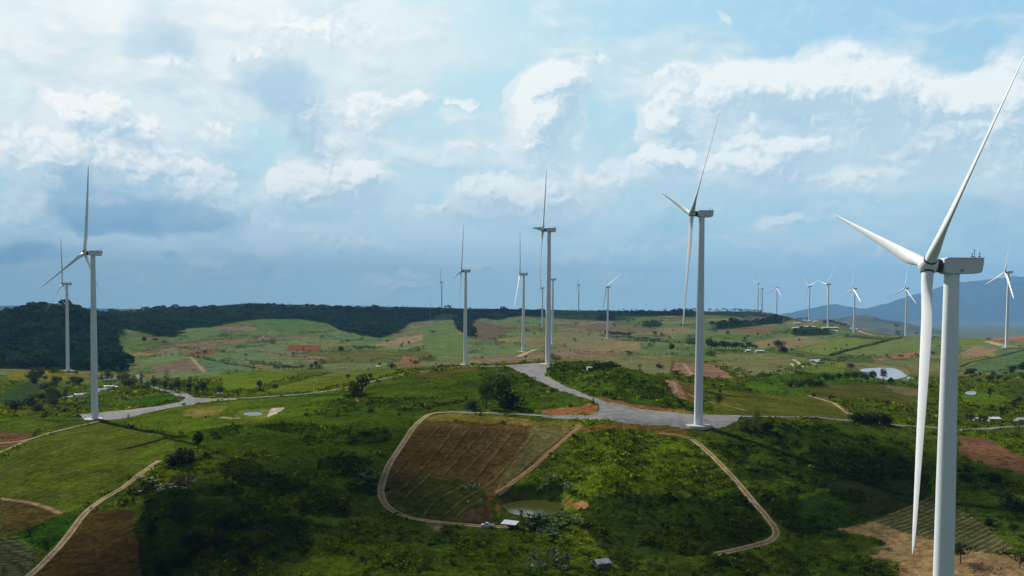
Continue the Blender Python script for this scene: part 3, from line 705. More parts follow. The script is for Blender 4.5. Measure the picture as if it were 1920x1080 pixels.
paint([(168, 955), (245, 958), (262, 1010), (275, 1090), (60, 1090), (110, 1030), (135, 995)], A(.085, .050, .024), .16, c2=A(.05, .034, .016))
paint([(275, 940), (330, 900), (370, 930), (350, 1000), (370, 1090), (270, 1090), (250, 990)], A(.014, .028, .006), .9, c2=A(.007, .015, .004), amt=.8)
paint([(5, 700), (60, 692), (165, 700), (180, 706), (100, 712), (20, 712)], A(.20, .16, .04), .2, c2=STRAW * .8)
paint([(0, 745), (15, 730), (60, 716), (85, 722), (60, 750), (0, 758)], A(.035, .06, .018), .1)
paint([(15, 770), (60, 760), (105, 762), (100, 775), (20, 778)], A(.10, .13, .018), .8)
paint([(225, 758), (250, 748), (325, 736), (332, 748), (290, 756), (240, 762)], A(.055, .14, .018), .35, rows=((.25, 1), 5.0, A(.02, .045, .01), .7))
paint([(195, 785), (260, 775), (330, 760), (450, 752), (560, 745), (640, 742), (600, 770), (500, 790), (420, 800), (330, 815), (250, 800)], A(.085, .13, .014), .3, c2=A(.06, .09, .014))
paint([(340, 772), (370, 762), (425, 762), (410, 778), (360, 784)], A(.22, .17, .08), .15, c2=A(.09, .11, .02))
paint([(495, 778), (510, 765), (535, 764), (520, 775), (500, 782)], A(.42, .36, .26)); stripe([(415, 782), (450, 784), (500, 780)], 2.4, A(.34, .28, .18))
paint([(455, 768), (500, 766), (505, 772), (498, 786), (450, 786), (440, 778)], A(.10, .12, .02))
# terraced brown field on the slope
FLD = [(800, 790), (850, 791), (950, 795), (1078, 800), (1040, 835), (985, 880), (945, 912), (918, 940), (925, 972), (880, 979), (800, 970), (750, 955), (724, 932), (728, 890), (760, 835), (780, 805)]
FLDW = hits(FLD); _fa = hit(945, 802); _fb = hit(845, 903); FDIR = (_fb[0] - _fa[0], _fb[1] - _fa[1])
paint(FLD, A(.120, .068, .016), 0, c2=A(.075, .052, .014), rows=(FDIR, 1.5, A(.045, .034, .012), .55))
paint([(735, 905), (800, 895), (900, 905), (915, 945), (850, 972), (770, 962), (728, 935)], A(.042, .070, .012), .14, c2=A(.070, .066, .018), rows=(FDIR, 1.5, A(.11, .08, .03), .4))
paint([(1000, 800), (1078, 801), (1030, 843), (950, 905), (925, 925), (950, 880)], A(.13, .115, .035), .0, c2=A(.10, .085, .028))
paint([(800, 782), (860, 774), (950, 782), (1088, 793), (1075, 800), (950, 794), (800, 789)], A(.20, .14, .06), .2, c2=A(.09, .10, .025))
paint([(870, 960), (905, 950), (925, 975), (905, 984), (860, 982)], A(.07, .045, .02), 0, rows=((.45, 1), 1.5, A(.16, .09, .04), .8))
for P in ([(823, 800), (775, 850), (735, 895)], [(857, 797), (815, 850), (765, 905), (745, 925)], [(880, 800), (838, 855), (800, 895), (762, 930)], [(912, 800), (868, 850), (828, 893)],
          [(945, 802), (900, 852), (865, 890), (840, 905), (790, 935)], [(962, 805), (920, 860), (888, 900), (862, 915), (815, 940), (795, 965)], [(1000, 812), (960, 860), (925, 900), (870, 935), (828, 968)],
          [(905, 935), (870, 955), (848, 975)], [(1062, 808), (1010, 850), (960, 900)]):
    stripe(P, .7, A(.17, .12, .05), amt=.55, brk=-.4); stripe([(a + 3, b + 2) for a, b in P], .8, A(.03, .022, .01), amt=.6)
paint([(795, 975), (830, 976), (900, 986), (880, 996), (850, 1003), (815, 995)], A(.26, .17, .09), 0, c2=A(.15, .11, .05))
paint([(1078, 943), (1094, 939), (1106, 945), (1101, 953), (1084, 955), (1068, 950)], A(.27, .10, .035), 0, c2=A(.26, .16, .08))
paint([(925, 950), (940, 932), (990, 925), (1060, 930), (1080, 945), (1064, 955), (1050, 936), (995, 931), (945, 940), (935, 968)], A(.17, .09, .04), .3, c2=A(.08, .09, .03))
paint([(690, 722), (668, 730), (660, 725), (672, 755), (662, 753)], A(.28, .16, .08), .1)

def scrubland(n, seed, x0, x1, y0, y1, c1, c2):
    """a few irregular brighter or darker thickets on the hill sides"""
    r = random.Random(seed)
    for i in range(n):
        cx = r.uniform(x0, x1); cy = r.uniform(y0, y1); w = r.uniform(18, 60); h = w * r.uniform(.25, .45)
        pts = [(cx + w * math.cos(a) * r.uniform(.7, 1.2), cy + h * math.sin(a) * r.uniform(.7, 1.2)) for a in np.linspace(0, 2 * math.pi, 9)[:-1]]
        paint(pts, c1, 1.0, c2=c2, amt=.7)
scrubland(16, 3, 420, 700, 800, 1060, A(.085, .13, .014), A(.04, .075, .012))
scrubland(12, 4, 540, 900, 990, 1080, A(.085, .125, .015), A(.035, .065, .010))
scrubland(9, 5, 430, 700, 850, 980, A(.014, .028, .008), A(.02, .04, .01))
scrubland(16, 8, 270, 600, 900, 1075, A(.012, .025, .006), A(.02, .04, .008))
scrubland(10, 9, 1400, 1740, 840, 960, A(.014, .028, .006), A(.024, .045, .008))
scrubland(9, 6, 1350, 1720, 1030, 1080, A(.07, .11, .016), A(.03, .06, .012))

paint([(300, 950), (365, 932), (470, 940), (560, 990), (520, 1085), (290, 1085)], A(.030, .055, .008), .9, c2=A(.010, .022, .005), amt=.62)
paint([(600, 1005), (700, 985), (800, 1000), (960, 1010), (980, 1085), (540, 1085)], A(.10, .15, .012), .9, c2=A(.055, .09, .010), amt=.75)
# forested hill at the left, dark ridge, small woods on the skyline
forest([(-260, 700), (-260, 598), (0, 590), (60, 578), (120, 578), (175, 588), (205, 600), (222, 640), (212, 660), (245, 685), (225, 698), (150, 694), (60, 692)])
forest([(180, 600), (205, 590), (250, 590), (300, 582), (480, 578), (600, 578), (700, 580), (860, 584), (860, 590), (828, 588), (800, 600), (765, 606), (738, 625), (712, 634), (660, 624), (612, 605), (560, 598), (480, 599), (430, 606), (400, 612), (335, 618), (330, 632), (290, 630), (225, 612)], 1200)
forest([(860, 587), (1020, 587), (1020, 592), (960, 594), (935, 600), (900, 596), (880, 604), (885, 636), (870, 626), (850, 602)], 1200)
forest([(1105, 587), (1300, 588), (1300, 594), (1220, 592), (1150, 590)], 1500)
forest([(1335, 614), (1420, 606), (1462, 602), (1470, 606), (1400, 612), (1350, 618)], 1200)
def wood(pts, dmin=150.0): 
    P = hits(pts, dmin)[:, :2]; WOODS.append(P); m = inpoly(BX, BY, P); gcol[m] = A(.022, .042, .012); veg[m] = 0
WOODS = []
for q in ([(1200, 609), (1222, 604), (1240, 606), (1236, 613), (1210, 614)], [(1482, 624), (1500, 620), (1560, 624), (1558, 628), (1490, 630)], [(600, 640), (640, 636), (690, 645), (650, 650)][:0] or [(1118, 596), (1150, 594), (1152, 602), (1120, 601)]):
    wood(q, 1200)

# ---- ground mesh and what is laid on it
i = np.arange((NY - 1) * NX).reshape(NY - 1, NX)[:, :-1].ravel()
GQ = np.stack([i, i + 1, i + NX + 1, i + NX], -1)
GV = np.stack([GX, GY, GZ], -1)

def ground_material():
    m = bpy.data.materials.new('earth_and_grass'); m.use_nodes = True; N = NT(m.node_tree)
    b = N.n['Principled BSDF']; b.inputs['Roughness'].default_value = 1.0; b.inputs['Specular IOR Level'].default_value = .0
    at = N.new('ShaderNodeAttribute', attribute_name='col').outputs['Color']; vg = N.new('ShaderNodeAttribute', attribute_name='veg').outputs['Fac']
    pos = N.new('ShaderNodeNewGeometry').outputs['Position']
    n1 = N.noise(pos, .35, 6, .65); n2 = N.noise(pos, .045, 5, .6); n3 = N.noise(pos, 1.6, 4, .6)
    k = N.math('MULTIPLY', N.smooth(n1, .25, .75, .45, 1.5), N.smooth(n2, .3, .7, .75, 1.25))
    k = N.math('MULTIPLY', k, N.smooth(n3, .25, .75, .7, 1.3))
    N.put(b.inputs['Base Color'], N.vscale(at, k))
    h = N.math('ADD', N.math('MULTIPLY', n1, 1.6), N.math('MULTIPLY', n3, .45))
    bp = N.new('ShaderNodeBump'); bp.inputs['Distance'].default_value = 1.0; N.put(bp.inputs['Height'], h)
    N.put(bp.inputs['Strength'], N.math('MULTIPLY_ADD', vg, .55, .35)); N.put(b.inputs['Normal'], bp.outputs[0])
    return m
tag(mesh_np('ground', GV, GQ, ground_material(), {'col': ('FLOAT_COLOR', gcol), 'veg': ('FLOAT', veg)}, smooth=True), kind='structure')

def sheet(name, mask, m, dz, attr=None):
    """a thin layer lying on the ground wherever mask holds"""
    f = mask[GQ].all(1); Q = GQ[f]
    if not len(Q): print('empty sheet', name); return None
    u, inv = np.unique(Q.ravel(), return_inverse=True)
    V = GV[u].copy(); V[:, 2] += dz
    o = mesh_np(name, V, inv.reshape(-1, 4), m, {'mid': ('FLOAT', attr[u] if attr is not None else np.zeros(len(u)))}, smooth=True); tag(o, kind='structure'); veg[mask] = 0; return o

def soil(name, c, c2, sc=.3, rough=.9, bump=.3):
    m = bpy.data.materials.new(name); m.use_nodes = True; N = NT(m.node_tree)
    b = N.n['Principled BSDF']; b.inputs['Roughness'].default_value = rough; b.inputs['Specular IOR Level'].default_value = .04
    pos = N.new('ShaderNodeNewGeometry').outputs['Position']
    n1 = N.noise(pos, sc, 6, .6); n2 = N.noise(pos, sc * .12, 4, .6); n3 = N.noise(pos, 2.2, 3, .6)
    f = N.smooth(N.math('ADD', N.math('MULTIPLY', n1, .6), N.math('MULTIPLY', n2, .5)), .42, .68)
    md = N.new('ShaderNodeAttribute', attribute_name='mid').outputs['Fac']
    N.put(b.inputs['Base Color'], N.mix(N.math('MULTIPLY', md, .85), N.mix(f, (*c, 1), (*c2, 1)), (.075, .075, .022, 1)))
    bp = N.new('ShaderNodeBump'); bp.inputs['Strength'].default_value = bump; N.put(bp.inputs['Height'], N.math('ADD', n1, N.math('MULTIPLY', n3, .3))); N.put(b.inputs['Normal'], bp.outputs[0])
    return m
M_CONC = soil('worn_concrete', (.225, .22, .21), (.13, .127, .12), .22, .85, .15)
M_DIRT = soil('pale_dirt', (.40, .29, .18), (.25, .165, .09), .5, .95, .5)
M_RED = soil('red_dirt', (.34, .19, .11), (.24, .11, .055), .5, .95, .5)
MK = lambda pts: (lambda P: inpoly(GX + WX * .5, GY + WY * .5, P))(hits(pts)[:, :2])
def LN(pts, w, dmin=150.0): 
    P = spline(hits(pts, dmin)[:, :2], 3.0); D = linedist(GX, GY, P, w + 2); veg[D < w / 2 + 1.2] = 0; return D < w / 2 * (1 + .18 * n_mid)
RV = {}
def ribbon(name, pts, w, dmin=150.0, wob=.15):
    """a strip of road or track draped over the ground along a centre line"""
    P = spline(hits(pts, dmin)[:, :2], 1.2); k = np.ones(9) / 9; P = np.stack([np.convolve(np.pad(P[:, q], 4, 'edge'), k, 'valid') for q in (0, 1)], -1)
    T = np.gradient(P, axis=0); T /= np.linalg.norm(T, axis=1)[:, None] + 1e-9; Nn = np.stack([-T[:, 1], T[:, 0]], -1)
    s_ = np.linspace(-1, 1, 9); ed = 1 + wob * fbm(P[:, 0] / 5, P[:, 1] / 5, 4, .6, 71); ed2 = 1 + wob * fbm(P[:, 0] / 5 + 40, P[:, 1] / 5, 4, .6, 73)
    off = np.where(s_[None] < 0, s_[None] * ed[:, None], s_[None] * ed2[:, None]) * w / 2
    X = P[:, 0:1] + Nn[:, 0:1] * off; Y = P[:, 1:2] + Nn[:, 1:2] * off; Z = ground(X.ravel(), Y.ravel()).reshape(X.shape) + .13 + .00025 * Y - .10 * (np.abs(s_[None]) > .99)
    mid = (sstep(np.abs(off) + .12 * perlin(X * 1.3, Y * 1.3, 5), .52, .22) * sstep(fbm(X / 6, Y / 6, 3, .5, 77), -.5, .0)).ravel()
    V0, Q0, M0, n0 = RV.setdefault(name, [[], [], [], [0]]); n = len(P); q = np.arange((n - 1) * 9).reshape(n - 1, 9)[:, :-1].ravel() + n0[0]
    V0.append(np.stack([X, Y, Z], -1).reshape(-1, 3)); Q0.append(np.stack([q, q + 1, q + 10, q + 9], -1)); M0.append(mid); n0[0] += n * 9
    D = linedist(GX, GY, P[::3], w + 3); veg[D < w / 2 + 1.1] = 0
def lay(name, m, mid=True):
    V0, Q0, M0, _ = RV.pop(name); a = np.concatenate(M0) * (1 if mid else 0)
    tag(mesh_np(name, np.vstack(V0), np.vstack(Q0), m, {'mid': ('FLOAT', a)}, smooth=True), kind='structure')
SIDE = MK([(135, 778), (200, 772), (300, 761), (336, 754), (346, 747), (331, 737), (345, 735), (366, 745), (400, 747), (445, 746), (445, 750), (390, 754), (335, 763), (270, 776), (232, 785), (205, 788), (160, 787)])
SIDE |= MK([(946, 685), (985, 682), (1030, 682), (1055, 683), (1030, 690), (1022, 702), (1062, 725), (1105, 742), (1140, 754), (1220, 769), (1290, 776), (1392, 779), (1385, 790), (1360, 802), (1330, 806), (1290, 806), (1260, 801), (1180, 797), (1120, 788), (1020, 783), (1005, 779), (1040, 778), (1105, 778), (1124, 770), (1120, 757), (1090, 746), (1050, 734), (1015, 718), (975, 699)])
SIDE |= LN([(130, 701), (165, 699), (200, 703), (255, 703)], 7.0)
ribbon('road', [(430, 748), (500, 744), (560, 740), (640, 729), (700, 715), (760, 702), (830, 692), (900, 687), (960, 687)], 5.0, wob=.06)
ribbon('road', [(1370, 783), (1480, 782), (1560, 786), (1640, 793), (1740, 801), (1830, 805), (1930, 798), (2100, 790)], 4.6, wob=.08)
ribbon('road', [(1035, 780), (975, 777), (930, 775), (880, 774), (835, 773)], 4.2, wob=.08)
ribbon('road', [(342, 744), (315, 733), (290, 727), (268, 715), (255, 703)], 5.0, wob=.08)
lay('road', M_CONC, False)
sheet('turbine_pad', SIDE, M_CONC, .09)
ribbon('dirt_track', [(850, 773), (812, 775), (785, 792), (760, 825), (735, 862), (720, 895), (714, 925), (728, 952), (765, 970), (820, 979), (880, 985), (930, 988), (965, 988)], 3.1)
ribbon('dirt_track', [(1296, 822), (1330, 850), (1362, 882), (1395, 920), (1425, 955), (1450, 985), (1457, 1000), (1447, 1014), (1400, 1027), (1335, 1041)], 2.8)
ribbon('dirt_track', [(301, 862), (262, 890), (230, 915), (190, 938), (160, 962), (133, 998), (95, 1042), (45, 1088)], 3.0)
ribbon('dirt_track', [(-20, 856), (20, 840), (50, 826), (90, 813), (130, 803), (190, 789)], 2.3); ribbon('dirt_track', [(-10, 831), (30, 829), (70, 820)], 2.0)
lay('dirt_track', M_DIRT)
ribbon('red_dirt_track', [(1090, 798), (1060, 822), (1038, 842), (1005, 872), (975, 895), (948, 915), (928, 930)], 2.5); ribbon('red_dirt_track', [(1230, 812), (1270, 816), (1300, 823)], 2.4)
lay('red_dirt_track', M_RED)
TR = LN([(1597, 607), (1606, 616), (1620, 624), (1645, 629), (1690, 632)], 16, 1500) | LN([(975, 668), (990, 660), (1005, 655)], 12, 800) | LN([(1850, 640), (1880, 648), (1925, 650)], 14, 900)
sheet('gravel_road', TR, M_DIRT, .08)

# wheel-worn centre strips are part of the tracks' soil; ponds
def water_material(name, c, rough):
    m = bpy.data.materials.new(name); m.use_nodes = True; N = NT(m.node_tree); b = N.n['Principled BSDF']
    b.inputs['Base Color'].default_value = (*c, 1); b.inputs['Roughness'].default_value = rough; b.inputs['IOR'].default_value = 1.33
    pos = N.new('ShaderNodeNewGeometry').outputs['Position']; bp = N.new('ShaderNodeBump'); bp.inputs['Strength'].default_value = .06
    N.put(bp.inputs['Height'], N.noise(pos, 1.5, 3, .5)); N.put(b.inputs['Normal'], bp.outputs[0]); return m
for k, (nm, (cx, cy, rx, ry, zz, rot), c, ro) in enumerate(POND):
    n = 72; V = [(cx, cy, zz - .35)]
    for a in np.linspace(0, 2 * math.pi, n, endpoint=False):
        q = .97 + (.05 if k != 1 else .13) * math.sin(3 * a + k) + .04 * math.sin(7 * a + 2 * k); yy = cy + ry * q * math.sin(a); V.append(((cx + rx * q * math.cos(a)) * yy / cy, yy, zz - .35))
    if k == 1:                                                  # the big pale pond has its own ragged shore
        o_ = spline([(p_[0], p_[1], 0) for p_ in [(1607, 690), (1635, 688.5), (1664, 688.5), (1684, 693), (1694, 699), (1702, 705), (1717, 711), (1698, 713.5), (1684, 711.5), (1664, 712), (1640, 707), (1622, 700), (1607, 690)]], 4.0)[:-1]
        n = len(o_); V = [(cx, cy, zz - .35)]
        for a_ in o_: r_ = ray(a_[0], a_[1]); dd = (zz - .35 - ZC) / r_[2]; V.append((r_[0] * dd, dd, zz - .35))
    T = np.array([(0, 1 + j, 1 + (j + 1) % n) for j in range(n)])
    tag(mesh_np('pond_water', np.array(V), None, water_material('pond_' + nm.split()[0] + str(k), c, ro), T=T), kind='structure')
    e = np.hypot((GX / GY * cy - cx) / rx, (GY - cy) / ry); veg[e < 1.25] = 0

# ---------------------------------------------------------------- far hills and mountains, real ridges kilometres away
def ridge(name, pts, dist, depth, base, seed, c, c2, rough=60.):
    """a mountain range whose crest passes the given sight lines at dist (m)"""
    P = np.array([ray(px, py) * dist for px, py in pts]); n = 420
    xs = np.linspace(P[0, 0], P[-1, 0], n); cr = np.interp(xs, P[:, 0], P[:, 2]) + ZC
    ts = np.linspace(-1, 1, 90); X, T = np.meshgrid(xs, ts); Cz = np.tile(cr, (len(ts), 1))
    prof = np.clip(1 - np.abs(T) ** 1.15, 0, 1)
    rg = fbm(X / (depth * .35), T * 2.2, 6, .55, seed, True)
    Z = base + (Cz - base) * prof * (1 + .30 * (rg - .3) * (1 - prof ** 3)) + rough * fbm(X / 260, T * depth / 260, 4, .55, seed + 3) * prof * .35
    edge = sstep(np.abs(X - xs.mean()), (xs[-1] - xs[0]) / 2, (xs[-1] - xs[0]) / 2 * .97); Z = base + (Z - base) * edge
    V = np.stack([X, dist + T * depth + .05 * 0 * X, Z], -1).reshape(-1, 3)
    j = np.arange((len(ts) - 1) * n).reshape(len(ts) - 1, n)[:, :-1].ravel(); Q = np.stack([j, j + 1, j + n + 1, j + n], -1)
    m = soil(name + '_cover', c, c2, .004, .95, .2)
    tag(mesh_np(name, V, Q, m, smooth=True), kind='structure')
ridge('mountain', [(1350, 596), (1480, 592), (1530, 577), (1560, 570), (1590, 576), (1630, 582), (1680, 566), (1740, 546), (1790, 531), (1850, 524), (1900, 518), (1990, 520), (2150, 505), (2500, 520), (2900, 560)], 24000, 4200, -60, 5, (.035, .05, .03), (.07, .06, .045), 160)
ridge('mountain', [(1520, 600), (1570, 598), (1605, 592), (1622, 590), (1650, 599), (1685, 604), (1730, 618), (1800, 634), (1900, 640)], 7600, 1100, -60, 9, (.035, .05, .025), (.10, .10, .05), 60)
ridge('distant_hills', [(-900, 560), (-300, 570), (-60, 572), (0, 573), (60, 573), (120, 575), (180, 578), (240, 580), (330, 580), (480, 577), (700, 580), (1000, 580), (1200, 584), (1400, 588)], 21000, 3000, -60, 13, (.04, .055, .035), (.07, .07, .05), 100)
PITCH = {}
# ---------------------------------------------------------------- wind turbines
M_WHITE = mat('white_gelcoat', (.80, .82, .82), .38, .45, var=.07, scale=.15)
M_TOWER = mat('white_tower_paint', (.76, .80, .83), .40, .4, var=.06, scale=.12)
M_NAC = mat('nacelle_shell', (.66, .68, .68), .5, .35, var=.07, scale=.4)
M_DARKM = mat('dark_metal', (.05, .055, .06), .5, .4, var=.3, scale=2.0)
M_STEEL = mat('galvanised_steel', (.35, .37, .38), .4, .5, var=.2, scale=3.0, metal=.6)
M_RING = mat('pale_foundation_concrete', (.50, .48, .43), .85, .2, var=.2, scale=.5)

def blade_mesh():
    st = [1.35, 2.2, 3.6, 5.5, 8, 11, 14, 18, 23, 28, 34, 40, 46, 51, 55, 58, 59.4, 60]
    n = 20; V = []; Q = []
    for r in st:
        k = sstep(np.array(r), 3.0, 11.0); ch = np.interp(r, [1, 4, 8, 12.5, 20, 30, 45, 57, 60], [2.3, 2.35, 3.0, 3.45, 2.95, 2.3, 1.45, .85, .12])
        th = np.interp(r, [1, 4, 8, 12.5, 20, 30, 45, 60], [2.3, 2.25, 1.7, 1.15, .72, .46, .25, .03]); tw = math.radians(np.interp(r, [1, 10, 20, 40, 60], [15, 13, 7, 2, 0]))
        pre = -.0 * (r / 60) ** 2
        for i in range(n):
            a = 2 * math.pi * i / n; cx = math.cos(a); sy = math.sin(a)
            circ = (cx * ch / 2, sy * th / 2)
            t = (1 - cx) / 2                                   # 0 at the leading edge, 1 at the trailing edge
            prof = 2.6 * math.sqrt(max(t, 0)) * (1 - t) ** 0.95 * .62
            af = ((.30 - t) * ch, math.copysign(prof * th * .62, sy) + .04 * ch * math.sin(math.pi * t))
            y = circ[0] * (1 - k) + af[0] * k; x = circ[1] * (1 - k) + af[1] * k
            V.append((x * math.cos(tw) - y * math.sin(tw) + pre, x * math.sin(tw) + y * math.cos(tw), r))
    for s in range(len(st) - 1):
        for i in range(n): Q.append((s * n + i, s * n + (i + 1) % n, (s + 1) * n + (i + 1) % n, (s + 1) * n + i))
    return np.array(V), np.array(Q)
def make_turbine():
    t = empty('wind_turbine', (0, 0, 0))
    bm = bmesh.new()                                           # tower, 100 m tall before scaling
    add_lathe(bm, [(2.28, -3), (2.24, 0), (2.16, 12), (2.165, 12.05), (2.06, 33), (2.07, 33.05), (1.9, 57), (1.91, 57.06), (1.66, 80), (1.67, 80.06), (1.48, 99.0), (1.48, 100)], 40)
    tw = obj('tower', bm, M_TOWER, t, True)
    bm = bmesh.new(); add_box(bm, (2.22, 0, 3.6), (.14, .95, 2.3), bevel=.04); d = obj('door', bm, M_STEEL, t)
    bm = bmesh.new(); add_lathe(bm, [(6.6, -3.0), (6.6, .12), (6.3, .3), (3.2, .42), (2.9, .42)], 48); fd = obj('foundation', bm, M_RING, t)
    bm = bmesh.new()                                           # steps up to the tower door
    for k in range(10):
        x = 6.4 - k * .34; add_box(bm, (x, 0, .5 + k * .2), (.3, 1.1, .05))
    for s in (-.58, .58):
        add_tube(bm, (6.6, s, .3), (3.2, s, 2.4), .05); add_tube(bm, (6.6, s, 1.3), (3.2, s, 3.4), .035); add_tube(bm, (3.2, s, 3.4), (2.2, s, 3.4), .035)
        for q in (0, .5, 1): add_tube(bm, (6.6 - 3.4 * q, s, .3 + 2.1 * q), (6.6 - 3.4 * q, s, 1.3 + 2.1 * q), .03)
    add_box(bm, (2.75, 0, 2.42), (1.1, 1.25, .07)); obj('steps', bm, M_STEEL, t)
    nz = 0.0
    na = empty('nacelle_group', (0, 0, 0)); bpy.data.objects.remove(na)
    bm = bmesh.new()
    W = 1.75; prof = [(-2.3, -1.35), (-2.3, 1.25), (-1.7, 1.38), (5.75, 1.38), (5.6, 0.0), (5.4, -1.5), (4.9, -1.75), (1.9, -1.85), (-1.6, -1.85)]
    vs = [[bm.verts.new((x, s * W, z)) for x, z in prof] for s in (-1, 1)]
    for i in range(len(prof)): j = (i + 1) % len(prof); bm.faces.new((vs[0][i], vs[0][j], vs[1][j], vs[1][i]))
    bm.faces.new(vs[0][::-1]); bm.faces.new(vs[1])
    bmesh.ops.bevel(bm, geom=list(bm.edges), offset=.14, segments=2, affect='EDGES')
    nc = obj('nacelle', bm, M_NAC, t)
    bm = bmesh.new(); add_box(bm, (2.1, 0, 1.44), (7.5, 3.62, .12), bevel=.04); obj('roof_panel', bm, M_WHITE, nc)
    for s in (-1, 1): bm = bmesh.new(); add_box(bm, (1.3, s * 1.78, -1.15), (.8, .1, .5), bevel=.03); obj('vent', bm, M_STEEL, nc)
    bm = bmesh.new(); add_box(bm, (5.74, 0, 1.0), (.25, 1.6, .35), bevel=.03); obj('rear_light_box', bm, M_STEEL, nc)
    for x, y, h in ((3.6, -.9, .6), (4.6, .3, 1.4), (5.0, -1.1, .7)):
        bm = bmesh.new(); add_tube(bm, (x, y, 1.6), (x, y, 1.7 + h), .06); add_tube(bm, (x, y, 1.7 + h), (x, y, 1.85 + h), .22, .16); add_box(bm, (x, y, 1.76), (.35, .35, .16)); obj('wind_sensor', bm, M_DARKM, nc)
    for k in range(1): pass
    R = Matrix.Rotation(math.radians(-90), 4, 'Y')             # z -> -x
    Rt = Matrix.Rotation(TILT, 4, 'Y') @ R
    bm = bmesh.new(); add_lathe(bm, [(1.35, -2.9), (1.42, -1.5), (1.40, -1.0)], 32, Rt); nk = obj('shaft_collar', bm, M_DARKM, t)
    bm = bmesh.new(); add_lathe(bm, [(1.55, -1.45), (1.75, -1.2), (1.85, -.3), (1.82, .5), (1.55, 1.15), (1.05, 1.6), (.5, 1.85), (.12, 1.9)], 36, Rt); hb = obj('hub', bm, M_WHITE, t, True)
    for k in range(3):
        bm = bmesh.new(); Mk = Rt @ Matrix.Rotation(math.radians(60 + 120 * k), 4, 'Z')
        add_box(bm, (1.70, 0, .45), (.34, .9, 1.0), Mk, bevel=.05); obj('hatch', bm, M_DARKM, hb)
    V, Q = blade_mesh(); n = 20
    caps = None
    bls = []
    for k in range(3):
        if k == 0:
            b = mesh_np('blade', V, Q, M_WHITE, smooth=True, parent=t); bm0 = b.data
        else: b = link(bpy.data.objects.new('blade', bm0), t)
        bls.append(b)
    bm = bmesh.new()
    add_lathe(bm, [(1.22, 1.30), (1.34, 1.34), (1.34, 1.62), (1.2, 1.66)], 28)
    cme = None
    for b in bls:
        if cme is None: c = obj('root_collar', bm, M_DARKM, b, True); cme = c.data
        else: c = link(bpy.data.objects.new('root_collar', cme), b)
    return t
def pose_turbine(t, site, hub_d, yaw, phi, over, pitch):
    x, y, hz = site; g = float(ground(x, y)); H = hz - g
    t.location = (x, y, g); t.rotation_euler = (0, 0, math.radians(yaw)); ti, co = TILT, CONE
    a = Vector((-math.cos(ti), 0, math.sin(ti))); u = Vector((math.sin(ti), 0, math.cos(ti))); h = Vector((0, -1, 0)); hp = Vector((-over, 0, H)); k = 0
    for c in t.children:
        nm = c.name.split('.')[0]
        if nm == 'tower': c.scale = (1, 1, (H - 1.8) / 100)
        elif nm == 'nacelle': c.location = (0, 0, H)
        elif nm in ('hub', 'shaft_collar'): c.location = hp
        elif nm == 'blade':
            f = math.radians(phi) + k * 2 * math.pi / 3; k += 1
            Z = (u * math.cos(f) + h * math.sin(f)) * math.cos(co) + a * math.sin(co); Y = (-u * math.sin(f) + h * math.cos(f)); X = Y.cross(Z).normalized(); Y = Z.cross(X)
            M = Matrix((X, Y, Z)).transposed().to_4x4() @ Matrix.Rotation(math.radians(pitch), 4, 'Z')
            c.matrix_local = Matrix.Translation(hp) @ M
    return H
proto = make_turbine()
for i, ((hub, d, yaw, phi, lab), site) in enumerate(zip(TURB, TSITE)):
    t = proto if i == 0 else copy_tree(proto)
    H = pose_turbine(t, site, d, yaw, phi, 4.9 if i == 0 else OVER, PITCH.get(i, -25))
    b = proj(np.array([site[0], site[1], t.location.z - ZC]))
    print('turbine', i, 'height %.0f' % H, 'base px', np.round(b))
    tag(t, lab, 'wind turbine', 'wind turbines across the hills')
# ---------------------------------------------------------------- vegetation
def leaf_material(name, c, c2, attr=False, trans=.35, gloss=.08, rough=.7):
    m = bpy.data.materials.new(name); m.use_nodes = True; N = NT(m.node_tree); N.n.clear()
    pos = N.new('ShaderNodeNewGeometry').outputs['Position']
    if attr: col = N.new('ShaderNodeAttribute', attribute_name='col').outputs['Color']
    else:
        oi = N.new('ShaderNodeObjectInfo').outputs['Random']
        f = N.math('ADD', N.math('MULTIPLY', N.noise(pos, .9, 3, .6), .8), N.math('MULTIPLY', oi, .5))
        col = N.mix(N.smooth(f, .35, .95), (*c, 1), (*c2, 1))
    p = N.new('ShaderNodeBsdfPrincipled'); N.put(p.inputs['Base Color'], col); p.inputs['Roughness'].default_value = rough; p.inputs['Specular IOR Level'].default_value = gloss
    tr = N.new('ShaderNodeBsdfTranslucent'); N.put(tr.inputs[0], N.mix(1.0, col, (2.1, 1.8, .35, 1), 'MULTIPLY'))
    mx = N.new('ShaderNodeMixShader'); mx.inputs[0].default_value = trans; N.l.new(p.outputs[0], mx.inputs[1]); N.l.new(tr.outputs[0], mx.inputs[2])
    o = N.new('ShaderNodeOutputMaterial'); N.l.new(mx.outputs[0], o.inputs[0]); return m
M_LEAF = leaf_material('broad_leaves', (.020, .040, .010), (.045, .075, .016))
M_LEAFL = leaf_material('light_leaves', (.05, .085, .015), (.09, .12, .02))
M_LEAFD = leaf_material('dark_leaves', (.010, .022, .008), (.022, .038, .012))
M_BANA = leaf_material('banana_leaf', (.022, .050, .012), (.05, .10, .02), gloss=.22, rough=.5, trans=.3)
M_WOODS = leaf_material('forest_leaves', None, None, attr=True, trans=.12, gloss=.0, rough=1.0)
M_DRY = leaf_material('dry_twigs', (.09, .05, .03), (.12, .08, .05), trans=.1)
M_COVER = leaf_material('undergrowth_leaves', None, None, attr=True, trans=.40, gloss=.0, rough=1.0)
M_BARK = mat('bark', (.10, .08, .06), .9, .1, var=.4, scale=3, bump=.4)

